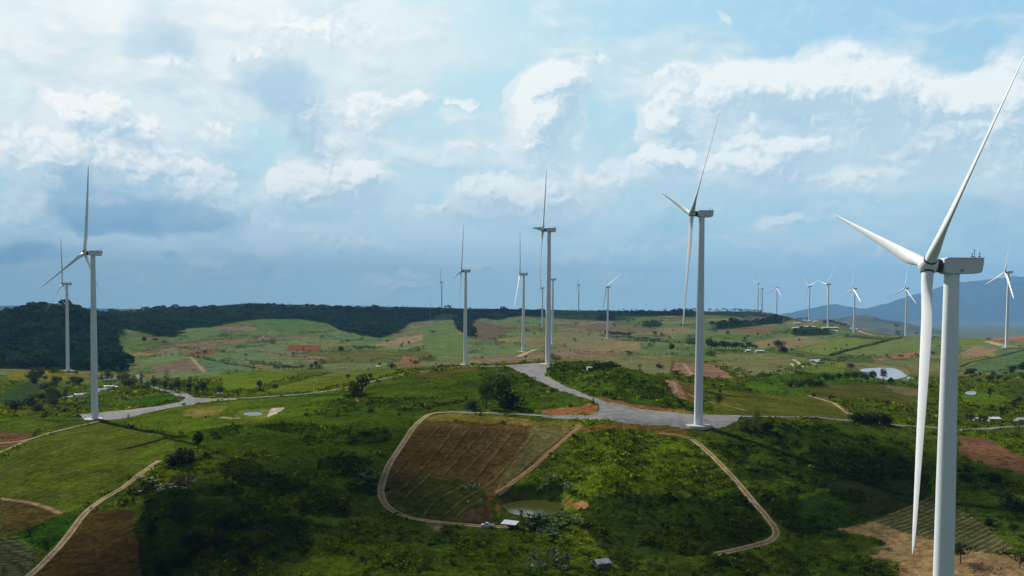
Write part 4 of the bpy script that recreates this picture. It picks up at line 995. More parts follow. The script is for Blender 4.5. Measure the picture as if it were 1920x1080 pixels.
rng = np.random.default_rng(7)
def cards(P, size, up=.35, r=rng, asp=.6):
    """leaf-shaped quads at points P; size (n,)"""
    n = len(P); nrm = r.normal(size=(n, 3)); nrm[:, 2] = np.abs(nrm[:, 2]) + up; nrm /= np.linalg.norm(nrm, axis=1)[:, None]
    t = r.normal(size=(n, 3)); t -= (t * nrm).sum(1)[:, None] * nrm; t /= np.linalg.norm(t, axis=1)[:, None]; b = np.cross(nrm, t)
    s = np.asarray(size)[:, None]; a = s * t; c = s * b * asp
    V = np.stack([P - a, P - c * (.8 + .2 * r.random((n, 1))), P + a, P + c], 1).reshape(-1, 3)
    return V, np.arange(4 * n).reshape(n, 4)

def crown_points(n, lobes, r, hollow=.55):
    """points in a set of ellipsoid lobes (cx,cy,cz,rx,ry,rz), denser near the surface"""
    w = np.array([l[3] * l[4] * l[5] for l in lobes]) ** .7; k = r.choice(len(lobes), n, p=w / w.sum()); L = np.array(lobes)[k]
    d = r.normal(size=(n, 3)); d /= np.linalg.norm(d, axis=1)[:, None]; q = (hollow + (1 - hollow) * r.random(n)) ** .6
    q = q * (1 + .22 * perlin(d[:, 0] * 2.2 + k, d[:, 1] * 2.2 + d[:, 2] * 1.7, 5))
    return L[:, :3] + d * q[:, None] * L[:, 3:]

def tree_proto(kind, seed, leafmat):
    """a tree one metre tall: trunk with limbs, and a crown of leaf clumps"""
    r = np.random.default_rng(seed); R = random.Random(seed)
    if kind == 'round': lobes = [(R.uniform(-.16, .16), R.uniform(-.16, .16), R.uniform(.45, .74), R.uniform(.18, .27), R.uniform(.18, .27), R.uniform(.14, .22)) for _ in range(7)] + [(0, 0, .6, .27, .27, .27)]; n = 620; sz = .038; tr = .45
    elif kind == 'wide': lobes = [(R.uniform(-.34, .34), R.uniform(-.3, .3), R.uniform(.5, .78), R.uniform(.16, .26), R.uniform(.16, .26), R.uniform(.12, .18)) for _ in range(9)] + [(0, 0, .55, .36, .34, .22)]; n = 760; sz = .036; tr = .42
    elif kind == 'tall': lobes = [(R.uniform(-.12, .12), R.uniform(-.12, .12), z, R.uniform(.09, .17), R.uniform(.09, .17), R.uniform(.10, .15)) for z in np.linspace(.36, .88, 9)]; n = 560; sz = .028; tr = .7
    elif kind == 'spire': lobes = [(R.uniform(-.03, .03), R.uniform(-.03, .03), z, .26 * (1.06 - z) + .03, .26 * (1.06 - z) + .03, .09) for z in np.linspace(.16, .95, 11)]; n = 620; sz = .030; tr = .8
    elif kind == 'bush': lobes = [(R.uniform(-.4, .4), R.uniform(-.35, .35), R.uniform(.25, .62), R.uniform(.28, .42), R.uniform(.28, .42), R.uniform(.25, .36)) for _ in range(6)]; n = 560; sz = .075; tr = .3
    elif kind == 'mop': lobes = [(R.uniform(-.08, .08), R.uniform(-.08, .08), R.uniform(.74, .88), .15, .15, .12) for _ in range(4)]; n = 260; sz = .035; tr = .75
    P = crown_points(n, lobes, r); P[:, 2] = np.maximum(P[:, 2], .03)
    V, Q = cards(P, sz * (.6 + .8 * r.random(n)), .3, r)
    t = empty(kind + '_tree' if kind != 'bush' else 'bush', (0, 0, 0))
    mesh_np('crown', V, Q, leafmat, parent=t)
    bm = bmesh.new(); w = .022 if kind != 'mop' else .016
    top = Vector((R.uniform(-.03, .03), R.uniform(-.03, .03), tr))
    if kind == 'bush':
        for a in range(4): add_tube(bm, (0, 0, -.05), (.25 * math.cos(a * 1.6), .25 * math.sin(a * 1.6), .35), .03, .012, 5)
    else:
        add_tube(bm, (0, 0, -.06), top * .5, w * 1.35, w, 7); add_tube(bm, top * .5, top, w, w * .6, 7)
        for l in lobes[:5]: add_tube(bm, top * R.uniform(.5, .9), Vector(l[:3]), w * .5, w * .15, 5)
    obj('trunk' if kind != 'bush' else 'stems', bm, M_BARK, t)
    return t
PROTO = {}
def proto_for(kind, dark, var):
    key = (kind, dark, var)
    if key not in PROTO:
        PROTO[key] = [tree_proto(kind, hash((len(PROTO), 5)) % 9999 + var * 31, {0: M_LEAF, 1: M_LEAFD, 2: M_LEAFL, 3: M_DRY}[dark]), False]
    return PROTO[key]
TCOUNT = 0
RT_ = random.Random(99)
def plant(px, py, hpx, kind, label, group=None, dark=0, cat='tree', dmin=150.0, width=1.0):
    global TCOUNT
    p = hit(px, py, dmin); h = hpx / F * p[1]
    e = proto_for(kind, dark, RT_.randint(0, 1))
    if not e[1]: t = e[0]; e[1] = True
    else: t = copy_tree(e[0])
    t.location = (p[0], p[1], p[2] - .03 * h); s = h; w = s * width * RT_.uniform(.88, 1.15)
    t.scale = (w, w * RT_.uniform(.9, 1.1), s); t.rotation_euler = (0, 0, RT_.uniform(0, 6.28))
    tag(t, label, cat if kind != 'bush' else 'bush', group); TCOUNT += 1
    return t
def row(spec, label, group, **kw):
    for s in spec: plant(*s, label, group, **kw)
def strew(n, poly, hr, kinds, label, group, seed, dark=0, **kw):
    r = random.Random(seed); P = np.array(poly, float); lo = P.min(0); hi = P.max(0); k = 0
    while k < n:
        x = r.uniform(lo[0], hi[0]); y = r.uniform(lo[1], hi[1])
        if inpoly(np.array([x]), np.array([y]), P)[0]:
            plant(x, y, r.uniform(*hr), r.choice(kinds), label, group, dark=dark, **kw); k += 1

# single trees one can point at
plant(912, 766, 62, 'round', 'left one of the big dark trees standing together above the terraced brown field', dark=0)
plant(938, 764, 72, 'round', 'tallest of the big dark trees standing together above the terraced brown field', dark=0, width=.95)
plant(958, 766, 38, 'bush', 'low dark bush at the right foot of the big trees above the brown field', dark=1)
plant(886, 768, 24, 'bush', 'ragged low bush at the left foot of the big trees above the brown field', dark=0)
plant(680, 744, 54, 'round', 'tall dense dark tree right beside the road, next to a bare dirt cut', dark=1, width=.85)
plant(667, 742, 34, 'bush', 'shorter tree leaning against the tall roadside tree by the dirt cut', dark=0)
plant(652, 714, 16, 'round', 'small round tree behind the road, left of the tall roadside tree', dark=0)
plant(1418, 806, 46, 'spire', 'pointed leafy tree at the right end of the grey turbine pad', dark=2, width=1.25)
plant(1398, 806, 26, 'bush', 'yellowish bush in front of the pointed tree at the end of the pad', dark=2)
plant(1440, 808, 24, 'bush', 'dark bush right of the pointed tree at the end of the pad', dark=0)
plant(1112, 759, 16, 'spire', 'small conifer at the road fork beside the red earth cut', dark=0)
plant(986, 680, 15, 'mop', 'thin mop headed tree at the left edge of the far grey pad', dark=0)
plant(904, 681, 14, 'mop', 'thin lone tree on the road crest just right of a turbine tower', dark=0)
plant(1258, 662, 22, 'round', 'dark solitary tree in the olive field above the ploughed plot', dark=1)
plant(1460, 660, 28, 'wide', 'big round dark tree by the pinkish ploughed field right of centre', dark=1)
plant(1472, 661, 14, 'bush', 'dark bush touching the big round tree by the pinkish field', dark=1)
plant(1680, 625, 20, 'mop', 'tall tree with an open crown standing on the skyline meadow beside a turbine', dark=1, width=1.4, dmin=900)
plant(1684, 626, 8, 'bush', 'dark bush under the tall open crowned skyline tree', dark=1, dmin=900)
plant(1718, 629, 9, 'round', 'small dark tree on the skyline meadow, right of a turbine foot', dark=1, dmin=900)
plant(1350, 748, 20, 'mop', 'tall thin dry tree on the olive slope right of the big tower', dark=1)
plant(1276, 762, 14, 'round', 'small dark tree left of the big tower above the road', dark=1)
plant(1655, 1028, 17, 'wide', 'small dark round tree standing alone on the bare tan field', dark=1, width=1.3)
plant(1801, 1056, 50, 'wide', 'large dark round tree directly right of the nearest turbine tower', dark=1, width=.9)
plant(1912, 1066, 38, 'wide', 'dark round tree cut by the lower right edge of the picture', dark=1, width=1.1)
plant(370, 850, 50, 'round', 'tall dark tree above the little dark pond, left of centre', dark=1, width=.8)
plant(352, 868, 34, 'bush', 'wide dark bush below the tall dark tree at the little pond', dark=1, width=1.2)
plant(325, 872, 26, 'bush', 'dark bush at the upper end of the left dirt track', dark=1)
plant(396, 912, 16, 'mop', 'slim little tree on the slope right of the small dark pond', dark=0)
plant(241, 788, 13, 'tall', 'slim young tree at the grass edge of the left grey pad', dark=0)
plant(143, 703, 10, 'round', 'little dark tree in front of the yellow grass shelf', dark=1)
plant(767, 647, 9, 'round', 'tiny dark tree standing in the tan field', dark=1, width=.9)
plant(812, 626, 8, 'wide', 'squat dark tree beside the thin pole on the light green slope', dark=1, width=1.4)
plant(640, 664, 18, 'round', 'blue green tree at the corner of the hollow below the ridge', dark=0)
plant(1002, 629, 7, 'round', 'small dark bush like tree left of two overlapping towers', dark=1)
plant(1080, 643, 6, 'round', 'tiny dark tree in the tan field left of the V shaped rotor', dark=1)
plant(840, 688, 6, 'bush', 'low bush on the road verge left of a turbine foot', dark=1)
plant(1199, 688, 5, 'bush', 'small dark bush in the middle of the olive brown field', dark=1)
plant(1236, 690, 11, 'bush', 'greyish bush left of the pinkish ploughed plot', dark=3)
plant(1268, 703, 12, 'bush', 'dark shrub on the near edge of the pinkish ploughed plot', dark=1)
plant(1398, 712, 12, 'tall', 'narrow dark tree at the corner of the pinkish ploughed plot', dark=1)
plant(1656, 716, 30, 'round', 'reddish bare tree on the near shore of the pale pond', dark=3, width=.9)
plant(1638, 717, 26, 'round', 'dark tree on the near shore of the pale pond, left of the bare one', dark=1)
plant(1595, 694, 16, 'wide', 'dark tree at the left tip of the pale pond', dark=1, width=1.3)
plant(1525, 748, 14, 'round', 'small dark tree beside the curved dirt path on the right slope', dark=1)
plant(488, 733, 24, 'round', 'left one of two dark trees on the bright meadow before the road', dark=1)
plant(516, 735, 19, 'wide', 'right and wider one of two dark trees on the bright meadow before the road', dark=1)
plant(412, 742, 22, 'wide', 'black looking round tree with a white speck beside it', dark=1, width=1.1)
plant(445, 741, 11, 'round', 'small tree on the bright meadow left of two dark trees', dark=1)
plant(270, 645, 17, 'round', 'left one of three dark trees on the field below the forest', dark=1)
plant(292, 642, 11, 'wide', 'round middle one of three dark trees on the field below the forest', dark=1)
plant(306, 645, 9, 'wide', 'right one of three dark trees on the field below the forest', dark=1)
plant(385, 665, 10, 'round', 'small round tree beside the reddish strip of field', dark=1)
plant(462, 678, 8, 'tall', 'thin little tree at the hedge of the grey green field', dark=1)
plant(239, 673, 12, 'round', 'dark tree at the forest foot beside the pale field', dark=1)
plant(569, 660, 10, 'tall', 'small tree in front of the red brown rectangular plot', dark=0)
plant(695, 712, 15, 'round', 'little dark tree right of the tall roadside tree, close to the road', dark=1)
plant(735, 690, 13, 'bush', 'dark bush left of the reddish plot behind the road', dark=1)
plant(778, 686, 13, 'wide', 'dark spreading tree at the right end of the reddish plot', dark=1, width=1.4)
plant(697, 681, 9, 'tall', 'upright tree above the small white hut', dark=0)
plant(712, 688, 10, 'round', 'round dark tree right of the small white hut', dark=1)
plant(584, 692, 12, 'round', 'round dark tree right of the long hedge in the valley', dark=1)
plant(592, 690, 16, 'round', 'taller round tree in the valley, right of the long hedge', dark=1)
# groves
row([(266 + i * 7.6 + 3 * ((i * 7) % 3), 727 + .07 * i * 7.6 + 5 * (i % 2), 30 - 4 * ((i * 5) % 3)) + (('tall', 'round')[i % 2],) for i in range(16)], 'dark green tree in the long grove beside the back road', 'trees of the long grove by the back road', dark=0)
row([(1328 + i * 6.4, 655 + (i % 3), 24 - 2 * ((i * 5) % 4) - .6 * i) + (('round', 'wide')[i % 2],) for i in range(15)], 'dark blue green tree in the clump right of the central tower', 'trees of the clump right of the central tower', dark=1, dmin=700)
row([(1138 + i * 5.2, 630 + .4 * i, 13 - ((i * 5) % 4)) + ('wide',) for i in range(9)], 'dark tree in the tight row right of the V rotor turbine', 'trees in the row right of the V rotor', dark=1, dmin=1200, width=1.1)
row([(1182 + i * 7.5, 637 + .5 * i, 9 - ((i * 3) % 4)) + ('wide',) for i in range(8)], 'smaller tree in the loose line towards the central tower', 'trees of the loose line left of the central tower', dark=1, dmin=1200, width=1.2)
row([(x, y, h, k) for x, y, h, k in [(1548, 718, 20, 'round'), (1560, 718, 18, 'wide'), (1573, 716, 20, 'round'), (1588, 716, 22, 'wide'), (1602, 716, 24, 'round'), (1616, 716, 24, 'wide'), (1626, 718, 18, 'round'), (1668, 718, 12, 'bush')]], 'dense dark tree in the belt in front of the pale pond', 'trees of the belt before the pale pond', dark=1)
row([(1470 + i * 9.5, 722 + (i * 3) % 5, 14 + (i * 7) % 6, ('wide', 'bush')[i % 2]) for i in range(8)], 'bushy tree in the line running left from the pond belt', 'bushy trees left of the pond belt', dark=0)
row([(1600 + i * 11, 791 + i * 1.0, 20 + (i * 5) % 7, 'bush') for i in range(7)], 'very dark bush in the thicket just behind the narrow right road', 'dark bushes behind the right road', dark=1, width=.8)
row([(515 + i * 8.5, 693 + (i % 2), 9 + (i * 5) % 4, 'wide') for i in range(7)], 'low dark tree in the long hedge of the green valley', 'trees of the valley hedge', dark=1, width=1.3)
row([(665 + i * 7, 655 + (i % 3), 9 + (i * 5) % 5, 'wide') for i in range(6)], 'blue green tree in the hollow left of the tan field', 'trees in the hollow by the tan field', dark=0, width=1.2)
row([(860 + 2.2 * i + (i % 3) * 4, 614 + i * 1.9, 13 - (i % 3) * 2, 'round') for i in range(12)], 'dark tree in the wooded gully running down from the ridge', 'trees of the wooded gully', dark=1, dmin=1300, width=1.3)
strew(26, [(165, 700), (200, 704), (235, 705), (256, 720), (254, 736), (235, 732), (215, 715), (180, 718)], (14, 24), ['tall', 'round', 'wide'], 'dark tree in the slope wood behind the white polytunnels', 'trees behind the polytunnels', 21, dark=0)
strew(24, [(45, 706), (100, 703), (135, 712), (158, 716), (158, 728), (120, 732), (90, 732), (50, 722)], (10, 20), ['wide', 'bush', 'round'], 'dark tree in the scrub left of the left turbine tower', 'trees of the scrub left of the left tower', 22, dark=1)
strew(20, [(70, 750), (100, 735), (125, 745), (128, 765), (100, 775), (10, 778), (0, 765), (40, 765)], (14, 24), ['wide', 'bush', 'tall'], 'nearly black tree in the hollow below the polytunnels', 'trees of the hollow at far left', 23, dark=1)
strew(16, [(1805, 700), (1920, 690), (1920, 722), (1800, 720)], (10, 18), ['wide', 'round', 'bush'], 'dark tree in the hedgerow right of the nearest tower', 'trees of the right hedgerow', 24, dark=1)
strew(12, [(1830, 745), (1920, 740), (1920, 800), (1800, 798)], (12, 24), ['wide', 'round', 'tall'], 'dark tree between the small pond and the road at far right', 'trees near the right edge road', 25, dark=1)
strew(22, [(255, 640), (480, 625), (700, 640), (840, 650), (840, 690), (640, 690), (400, 690), (300, 655)], (4, 8), ['round', 'wide'], 'tiny dark tree dotted over the pale fields left of centre', 'tiny trees on the left fields', 26, dark=1)
strew(18, [(1060, 600), (1320, 605), (1320, 640), (1060, 640)], (4, 8), ['round', 'wide'], 'tiny tree dotted over the far fields around the V rotor turbine', 'tiny trees on the central far fields', 27, dark=1, dmin=1300)
strew(14, [(1330, 620), (1560, 640), (1640, 660), (1540, 665), (1330, 645)], (4, 9), ['round', 'wide'], 'tiny tree dotted over the far fields right of the central tower', 'tiny trees on the right far fields', 28, dark=1, dmin=1100)
strew(14, [(340, 760), (640, 745), (880, 770), (700, 800), (420, 830)], (4, 9), ['bush', 'round'], 'small bush scattered over the green slope below the long road', 'bushes below the long road', 29, dark=1)
strew(12, [(700, 1000), (900, 1010), (960, 1060), (700, 1075), (620, 1040)], (9, 17), ['bush'], 'shrub on the bright thicket slope below the brown field', 'shrubs below the brown field', 30, dark=2)
strew(10, [(1100, 1040), (1200, 1050), (1340, 1060), (1300, 1078), (1150, 1076)], (14, 24), ['tall', 'bush'], 'young tree in the row behind the small grey roofed shed', 'young trees behind the grey shed', 31, dark=2)
strew(12, [(1795, 870), (1920, 900), (1920, 1030), (1840, 980), (1800, 920)], (16, 30), ['wide', 'bush'], 'almost black tree in the gully right of the nearest tower', 'black trees in the right gully', 32, dark=1)
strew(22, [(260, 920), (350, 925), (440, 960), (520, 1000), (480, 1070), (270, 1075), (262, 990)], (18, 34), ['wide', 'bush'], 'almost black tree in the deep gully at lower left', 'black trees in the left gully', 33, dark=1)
print('trees', TCOUNT)

# banana plants
def banana_proto(seed):
    R = random.Random(seed); t = empty('banana_plant', (0, 0, 0)); V = []; Q = []
    for k in range(9):
        a = k * 2.4 + R.uniform(-.3, .3); L = R.uniform(1.9, 2.7); rise = R.uniform(.5, 1.25); w = R.uniform(.24, .34); n = 7
        b0 = len(V)
        for i in range(n):
            q = i / (n - 1); rr = L * q * (.5 + .3 * q); z = 1.5 + L * (math.sin(rise) * q - .55 * q * q) ; ww = w * math.sin(math.pi * min(1, q * .92 + .06)) ** .6
            c = Vector((rr * math.cos(a), rr * math.sin(a), z)); s = Vector((-math.sin(a), math.cos(a), 0)) * ww
            V += [c - s + Vector((0, 0, -.09)), c, c + s + Vector((0, 0, -.09))]
        for i in range(n - 1):
            o = b0 + 3 * i; Q += [(o, o + 1, o + 4, o + 3), (o + 1, o + 2, o + 5, o + 4)]
    mesh_np('leaves', np.array([tuple(v) for v in V]), np.array(Q), M_BANA, parent=t)
    bm = bmesh.new(); add_tube(bm, (0, 0, -.3), (0, 0, 1.7), .17, .09, 8); obj('stem', bm, M_BANA, t); return t
BP = [banana_proto(s) for s in (1, 2, 3)]; _bu = [False] * 3
def bananas(n, poly, label, group, seed):
    r = random.Random(seed); P = np.array(poly, float); lo = P.min(0); hi = P.max(0); k = 0
    while k < n:
        x = r.uniform(lo[0], hi[0]); y = r.uniform(lo[1], hi[1])
        if not inpoly(np.array([x]), np.array([y]), P)[0]: continue
        j = r.randint(0, 2); t = BP[j] if not _bu[j] else copy_tree(BP[j]); _bu[j] = True
        p = hit(x, y); t.location = p; s = r.uniform(1.0, 1.6); t.scale = (s, s, s); t.rotation_euler = (0, 0, r.uniform(0, 6.28))
        tag(t, label, 'banana plant', group); k += 1
bananas(26, [(965, 968), (1000, 972), (1060, 970), (1082, 965), (1090, 985), (1050, 1005), (1040, 1030), (1010, 1020), (985, 990)], 'dark banana plant on the near bank of the green pond', 'banana plants by the pond', 41)
bananas(12, [(1005, 905), (1075, 895), (1100, 915), (1070, 930), (1010, 925)], 'banana plant on the slope just above the green pond', 'banana plants above the pond', 42)
bananas(12, [(1000, 1045), (1060, 1040), (1075, 1078), (990, 1078)], 'banana plant in the bottom clump left of the grey shed', 'banana plants left of the grey shed', 43)
bananas(10, [(262, 905), (345, 900), (350, 925), (270, 935)], 'banana plant below the little dark pond at left', 'banana plants below the dark pond', 44)
bananas(7, [(678, 895), (715, 892), (716, 918), (680, 920)], 'banana plant outside the left bend of the field track', 'banana plants outside the track bend', 45)

# forest, woodland clumps and hedges: masses nobody could count
def mass(name, P, size, per, seed, c1, c2, flat=.8):
    """tree crowns at points P (n,3) of given height, all one body of foliage"""
    r = np.random.default_rng(seed); n = len(P); h = size
    k = np.repeat(np.arange(n), per); d = r.normal(size=(len(k), 3)); d /= np.linalg.norm(d, axis=1)[:, None]; d[:, 2] = np.abs(d[:, 2]) ** .8 * np.sign(d[:, 2] + .55)
    q = (.6 + .4 * r.random(len(k)))
    C0 = P[k].copy(); C0[:, 2] += h[k] * .55
    pts = C0 + d * (q * h[k] * .44)[:, None] * np.array([1, 1, flat]); 
    V, Q = cards(pts, h[k] * (.08 + .08 * r.random(len(k))), .5, r, .75)
    f = np.clip(r.random(n) * .8 + .75 * perlin(P[:, 0] / 70, P[:, 1] / 70, 3), 0, 1)[k] + .15 * r.normal(size=len(k)); f = np.clip(f, 0, 1)[:, None]
    col = np.repeat(np.asarray(c1) * (1 - f) + np.asarray(c2) * f, 4, 0)
    return V, Q, col
def fill(P, sp, seed, keep=1.0, jit=.45):
    r = np.random.default_rng(seed); lo = P.min(0); hi = P.max(0); xs = np.arange(lo[0], hi[0], sp); ys = np.arange(lo[1], hi[1], sp)
    X, Y = np.meshgrid(xs, ys); X = (X + r.uniform(-jit, jit, X.shape) * sp).ravel(); Y = (Y + r.uniform(-jit, jit, Y.shape) * sp).ravel()
    m = inpoly(X + 26 * fbm(X / 45, Y / 45, 4, .55, 3), Y + 60 * fbm(X / 50, Y / 50, 4, .55, 4), P) & (r.random(len(X)) < keep); X, Y = X[m], Y[m]
    return np.stack([X, Y, ground(X, Y)], -1)
VV = []; QQ = []; CC = []; off = 0
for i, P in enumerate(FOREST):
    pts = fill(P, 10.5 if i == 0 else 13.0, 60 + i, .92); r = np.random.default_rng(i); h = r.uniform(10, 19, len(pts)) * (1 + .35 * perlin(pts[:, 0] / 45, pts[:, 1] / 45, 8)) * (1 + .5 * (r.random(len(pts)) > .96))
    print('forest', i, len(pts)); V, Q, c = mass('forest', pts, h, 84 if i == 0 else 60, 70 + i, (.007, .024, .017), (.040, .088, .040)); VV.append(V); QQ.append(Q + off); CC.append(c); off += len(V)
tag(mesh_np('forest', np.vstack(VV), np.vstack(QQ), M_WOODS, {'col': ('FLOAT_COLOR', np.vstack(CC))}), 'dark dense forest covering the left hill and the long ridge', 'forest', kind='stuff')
VV = []; QQ = []; CC = []; off = 0
pts = [fill(P, 12, 90 + i) for i, P in enumerate(WOODS)]
# hedges and scattered distant cover follow the field borders
hm = np.where((hedge > .6) & (farf > .8) & (GY < 3300) & (veg > .05) & (np.abs(GU.ravel()) < .75))[0]
r9 = np.random.default_rng(5); wgt = GY[hm] ** 1.2; pick = r9.choice(hm, min(6500, len(hm)), replace=False, p=wgt / wgt.sum())
hp_ = np.stack([GX[pick], GY[pick], GZ[pick]], -1)
def belt(pts, sp, wd, seed, dmin=150.0):
    r = np.random.default_rng(seed); L = spline(hits(pts, dmin)[:, :2], sp); L = L + r.normal(size=L.shape) * wd; return np.stack([L[:, 0], L[:, 1], ground(L[:, 0], L[:, 1])], -1)
belts = [(belt([(300, 655), (330, 651), (380, 657), (440, 661)], 6, 2, 31, 1000), 2, 5), (belt([(245, 672), (290, 668), (358, 668), (420, 680), (478, 690)], 5, 2, 32, 900), 2, 5), (belt([(480, 660), (540, 668), (600, 678)], 6, 3, 33, 1000), 1.5, 4), (belt([(540, 647), (600, 648)], 6, 2, 34, 1000), 1.5, 4), (belt([(330, 633), (420, 640), (480, 632), (560, 640)], 9, 5, 35, 1200), 2, 6), (belt([(590, 660), (640, 662), (700, 652)], 8, 8, 36, 1000), 3, 7), (belt([(450, 700), (520, 695), (600, 692)], 5, 4, 37, 700), 2, 6),
         (belt([(560, 765), (620, 762), (690, 768)], 3, 2, 38), 1.5, 3), (belt([(1556, 667), (1600, 655), (1640, 645), (1692, 633)], 4, 1.0, 1), 2.2, 4), (belt([(1340, 690), (1385, 702), (1440, 712), (1500, 716), (1560, 712)], 5, 5, 2), 3, 7), (belt([(1400, 676), (1340, 680), (1310, 684)], 4, 1, 3), 2, 4),
         (belt([(1440, 715), (1480, 700), (1560, 682), (1600, 676), (1700, 672), (1740, 668)], 7, 6, 4), 4, 8), (belt([(1800, 700), (1850, 705), (1925, 700)], 6, 8, 5), 4, 8), (belt([(1330, 622), (1400, 612), (1460, 604)], 8, 12, 6, 1200), 7, 13),
         (belt([(820, 668), (760, 672), (700, 678)], 8, 4, 7), 3, 6), (belt([(1030, 660), (1120, 664), (1250, 668), (1400, 662)], 7, 5, 8), 3, 6), (belt([(1180, 640), (1260, 645), (1320, 650)], 8, 8, 9, 1000), 4, 8), (belt([(1490, 627), (1530, 625), (1555, 625)], 6, 5, 10, 1200), 3, 6),
         (belt([(1100, 588), (1160, 586), (1300, 585), (1400, 585), (1500, 586)], 12, 25, 11, 1800), 9, 18), (belt([(940, 590), (1000, 588), (1060, 587)], 10, 20, 12, 1800), 9, 16), (belt([(1545, 607), (1560, 606), (1585, 607)], 5, 5, 13, 1200), 8, 12),
         (belt([(1270, 712), (1320, 724), (1400, 736), (1480, 742)], 4, 1.5, 14), 2, 4), (belt([(150, 760), (200, 756), (260, 742), (300, 735)], 3, 2.5, 15), 2, 4), (belt([(225, 762), (280, 760), (325, 752), (335, 745)], 3, 1.2, 16), 1.5, 3), (belt([(20, 775), (60, 770), (110, 770)], 2.5, 3, 17), 2, 4)]
for P in pts: V, Q, c = mass('w', P, np.random.default_rng(1).uniform(8, 14, len(P)), 30, 5, (.012, .026, .010), (.03, .055, .018)); VV.append(V); QQ.append(Q + off); CC.append(c); off += len(V)
V, Q, c = mass('w', hp_, r9.uniform(1.2, 6.5, len(pick)) * (hp_[:, 1] / 1500) ** .4, 14, 6, (.014, .03, .010), (.045, .07, .02)); VV.append(V); QQ.append(Q + off); CC.append(c); off += len(V)
for P, a, b in belts:
    V, Q, c = mass('w', P, np.random.default_rng(2).uniform(a, b, len(P)), 24, 7, (.013, .028, .009), (.035, .062, .016)); VV.append(V); QQ.append(Q + off); CC.append(c); off += len(V)
tag(mesh_np('hedges', np.vstack(VV), np.vstack(QQ), M_COVER, {'col': ('FLOAT_COLOR', np.vstack(CC))}), 'dark hedges and copses along the borders of the far fields', 'hedges', kind='stuff')

# undergrowth on the wild slopes
veg = veg * (.30 + .70 * sstep(n_mid * .7 + n_big * .8 + .3 * n_fin, -.35, .35))
vis = np.where((GY > 225) & (GY < 1250) & (PXA[None, :].repeat(NY, 0).ravel() > -160) & (PXA[None, :].repeat(NY, 0).ravel() < 2080) & (veg > .08))[0]
du = np.gradient(UA)[None, :].repeat(NY, 0).ravel(); dy = np.gradient(DA)[:, None].repeat(NX, 1).ravel()
area = du[vis] * GY[vis] * dy[vis]
wgt = area * (.12 + veg[vis]) * (300 / GY[vis]) ** 1.35; NT_ = 165000
ru = np.random.default_rng(17); pick = ru.choice(vis, NT_, p=wgt / wgt.sum())
bx = GX[pick] + ru.uniform(-.6, .6, NT_) * (dy[pick]); by = GY[pick] + ru.uniform(-.6, .6, NT_) * dy[pick]; bz = ground(bx, by)
kk = by / 300
lump = sstep(fbm(bx / 7, by / 7, 3, .5, 777), -.35, .5)
big = (ru.random(NT_) < .085) * (veg[pick] > .45)
sz = (.22 + .95 * veg[pick] * (.35 + .65 * lump) * ru.lognormal(0, .36, NT_) + ru.uniform(.6, 1.7, NT_) * big) * np.clip(kk, .9, 2.4) ** .6
per = 9; ki = np.repeat(np.arange(NT_), per)
d = ru.normal(size=(len(ki), 3)); d /= np.linalg.norm(d, axis=1)[:, None]; d[:, 2] = np.abs(d[:, 2])
P = np.stack([bx, by, bz], -1)[ki] + d * (sz[ki] * (.45 + .5 * ru.random(len(ki))))[:, None] * np.array([.85, .85, .8])
V, Q = cards(P, sz[ki] * (.20 + .20 * ru.random(len(ki))), .15, ru, .6)
tint = ru.lognormal(0, .42, NT_)[:, None] * np.where(big, ru.choice([.35, .5, .75, 1.3], NT_), 1.0)[:, None] * np.stack([ru.uniform(.85, 1.2, NT_), np.ones(NT_), ru.uniform(.7, 1.3, NT_)], -1)
cc = gcol[pick] * tint; cc = np.clip(cc, .003, .26)
cc = np.repeat(np.repeat(cc, per, 0) * ru.uniform(.75, 1.3, (len(ki), 1)), 4, 0)
tag(mesh_np('undergrowth', V, Q, M_COVER, {'col': ('FLOAT_COLOR', cc)}), 'green scrub and tall grass covering the wild slopes', 'undergrowth', kind='stuff')
# ---------------------------------------------------------------- buildings, vehicle, people and small things
M_PAINT = mat('white_car_paint', (.78, .79, .80), .25, .5, var=.03, scale=2)
M_GLASS = mat('dark_glass', (.02, .025, .03), .08, .6, var=.2)
M_TYRE = mat('tyre_rubber', (.02, .02, .02), .85, .2, var=.2)
M_CHROME = mat('wheel_alloy', (.45, .46, .47), .3, .5, metal=.8, var=.1)
M_SHEET = mat('white_roof_sheet', (.78, .80, .82), .35, .5, var=.12, scale=1.2)
M_GREY = mat('grey_roof_sheet', (.46, .50, .53), .45, .5, var=.3, scale=.8)
M_WOOD = mat('weathered_wood', (.16, .12, .09), .85, .2, var=.4, scale=2)
M_WALL = mat('plain_wall', (.42, .38, .33), .85, .2, var=.2, scale=.6)
M_FILM = mat('white_plastic_film', (.80, .82, .82), .35, .5, var=.08, scale=.6)
M_NET = mat('green_shade_net', (.05, .16, .13), .8, .2, var=.3, scale=1)
M_LAMP = mat('lamp_glass', (.6, .55, .5), .15, .6); M_RLAMP = mat('red_lamp_glass', (.35, .02, .02), .2, .6)

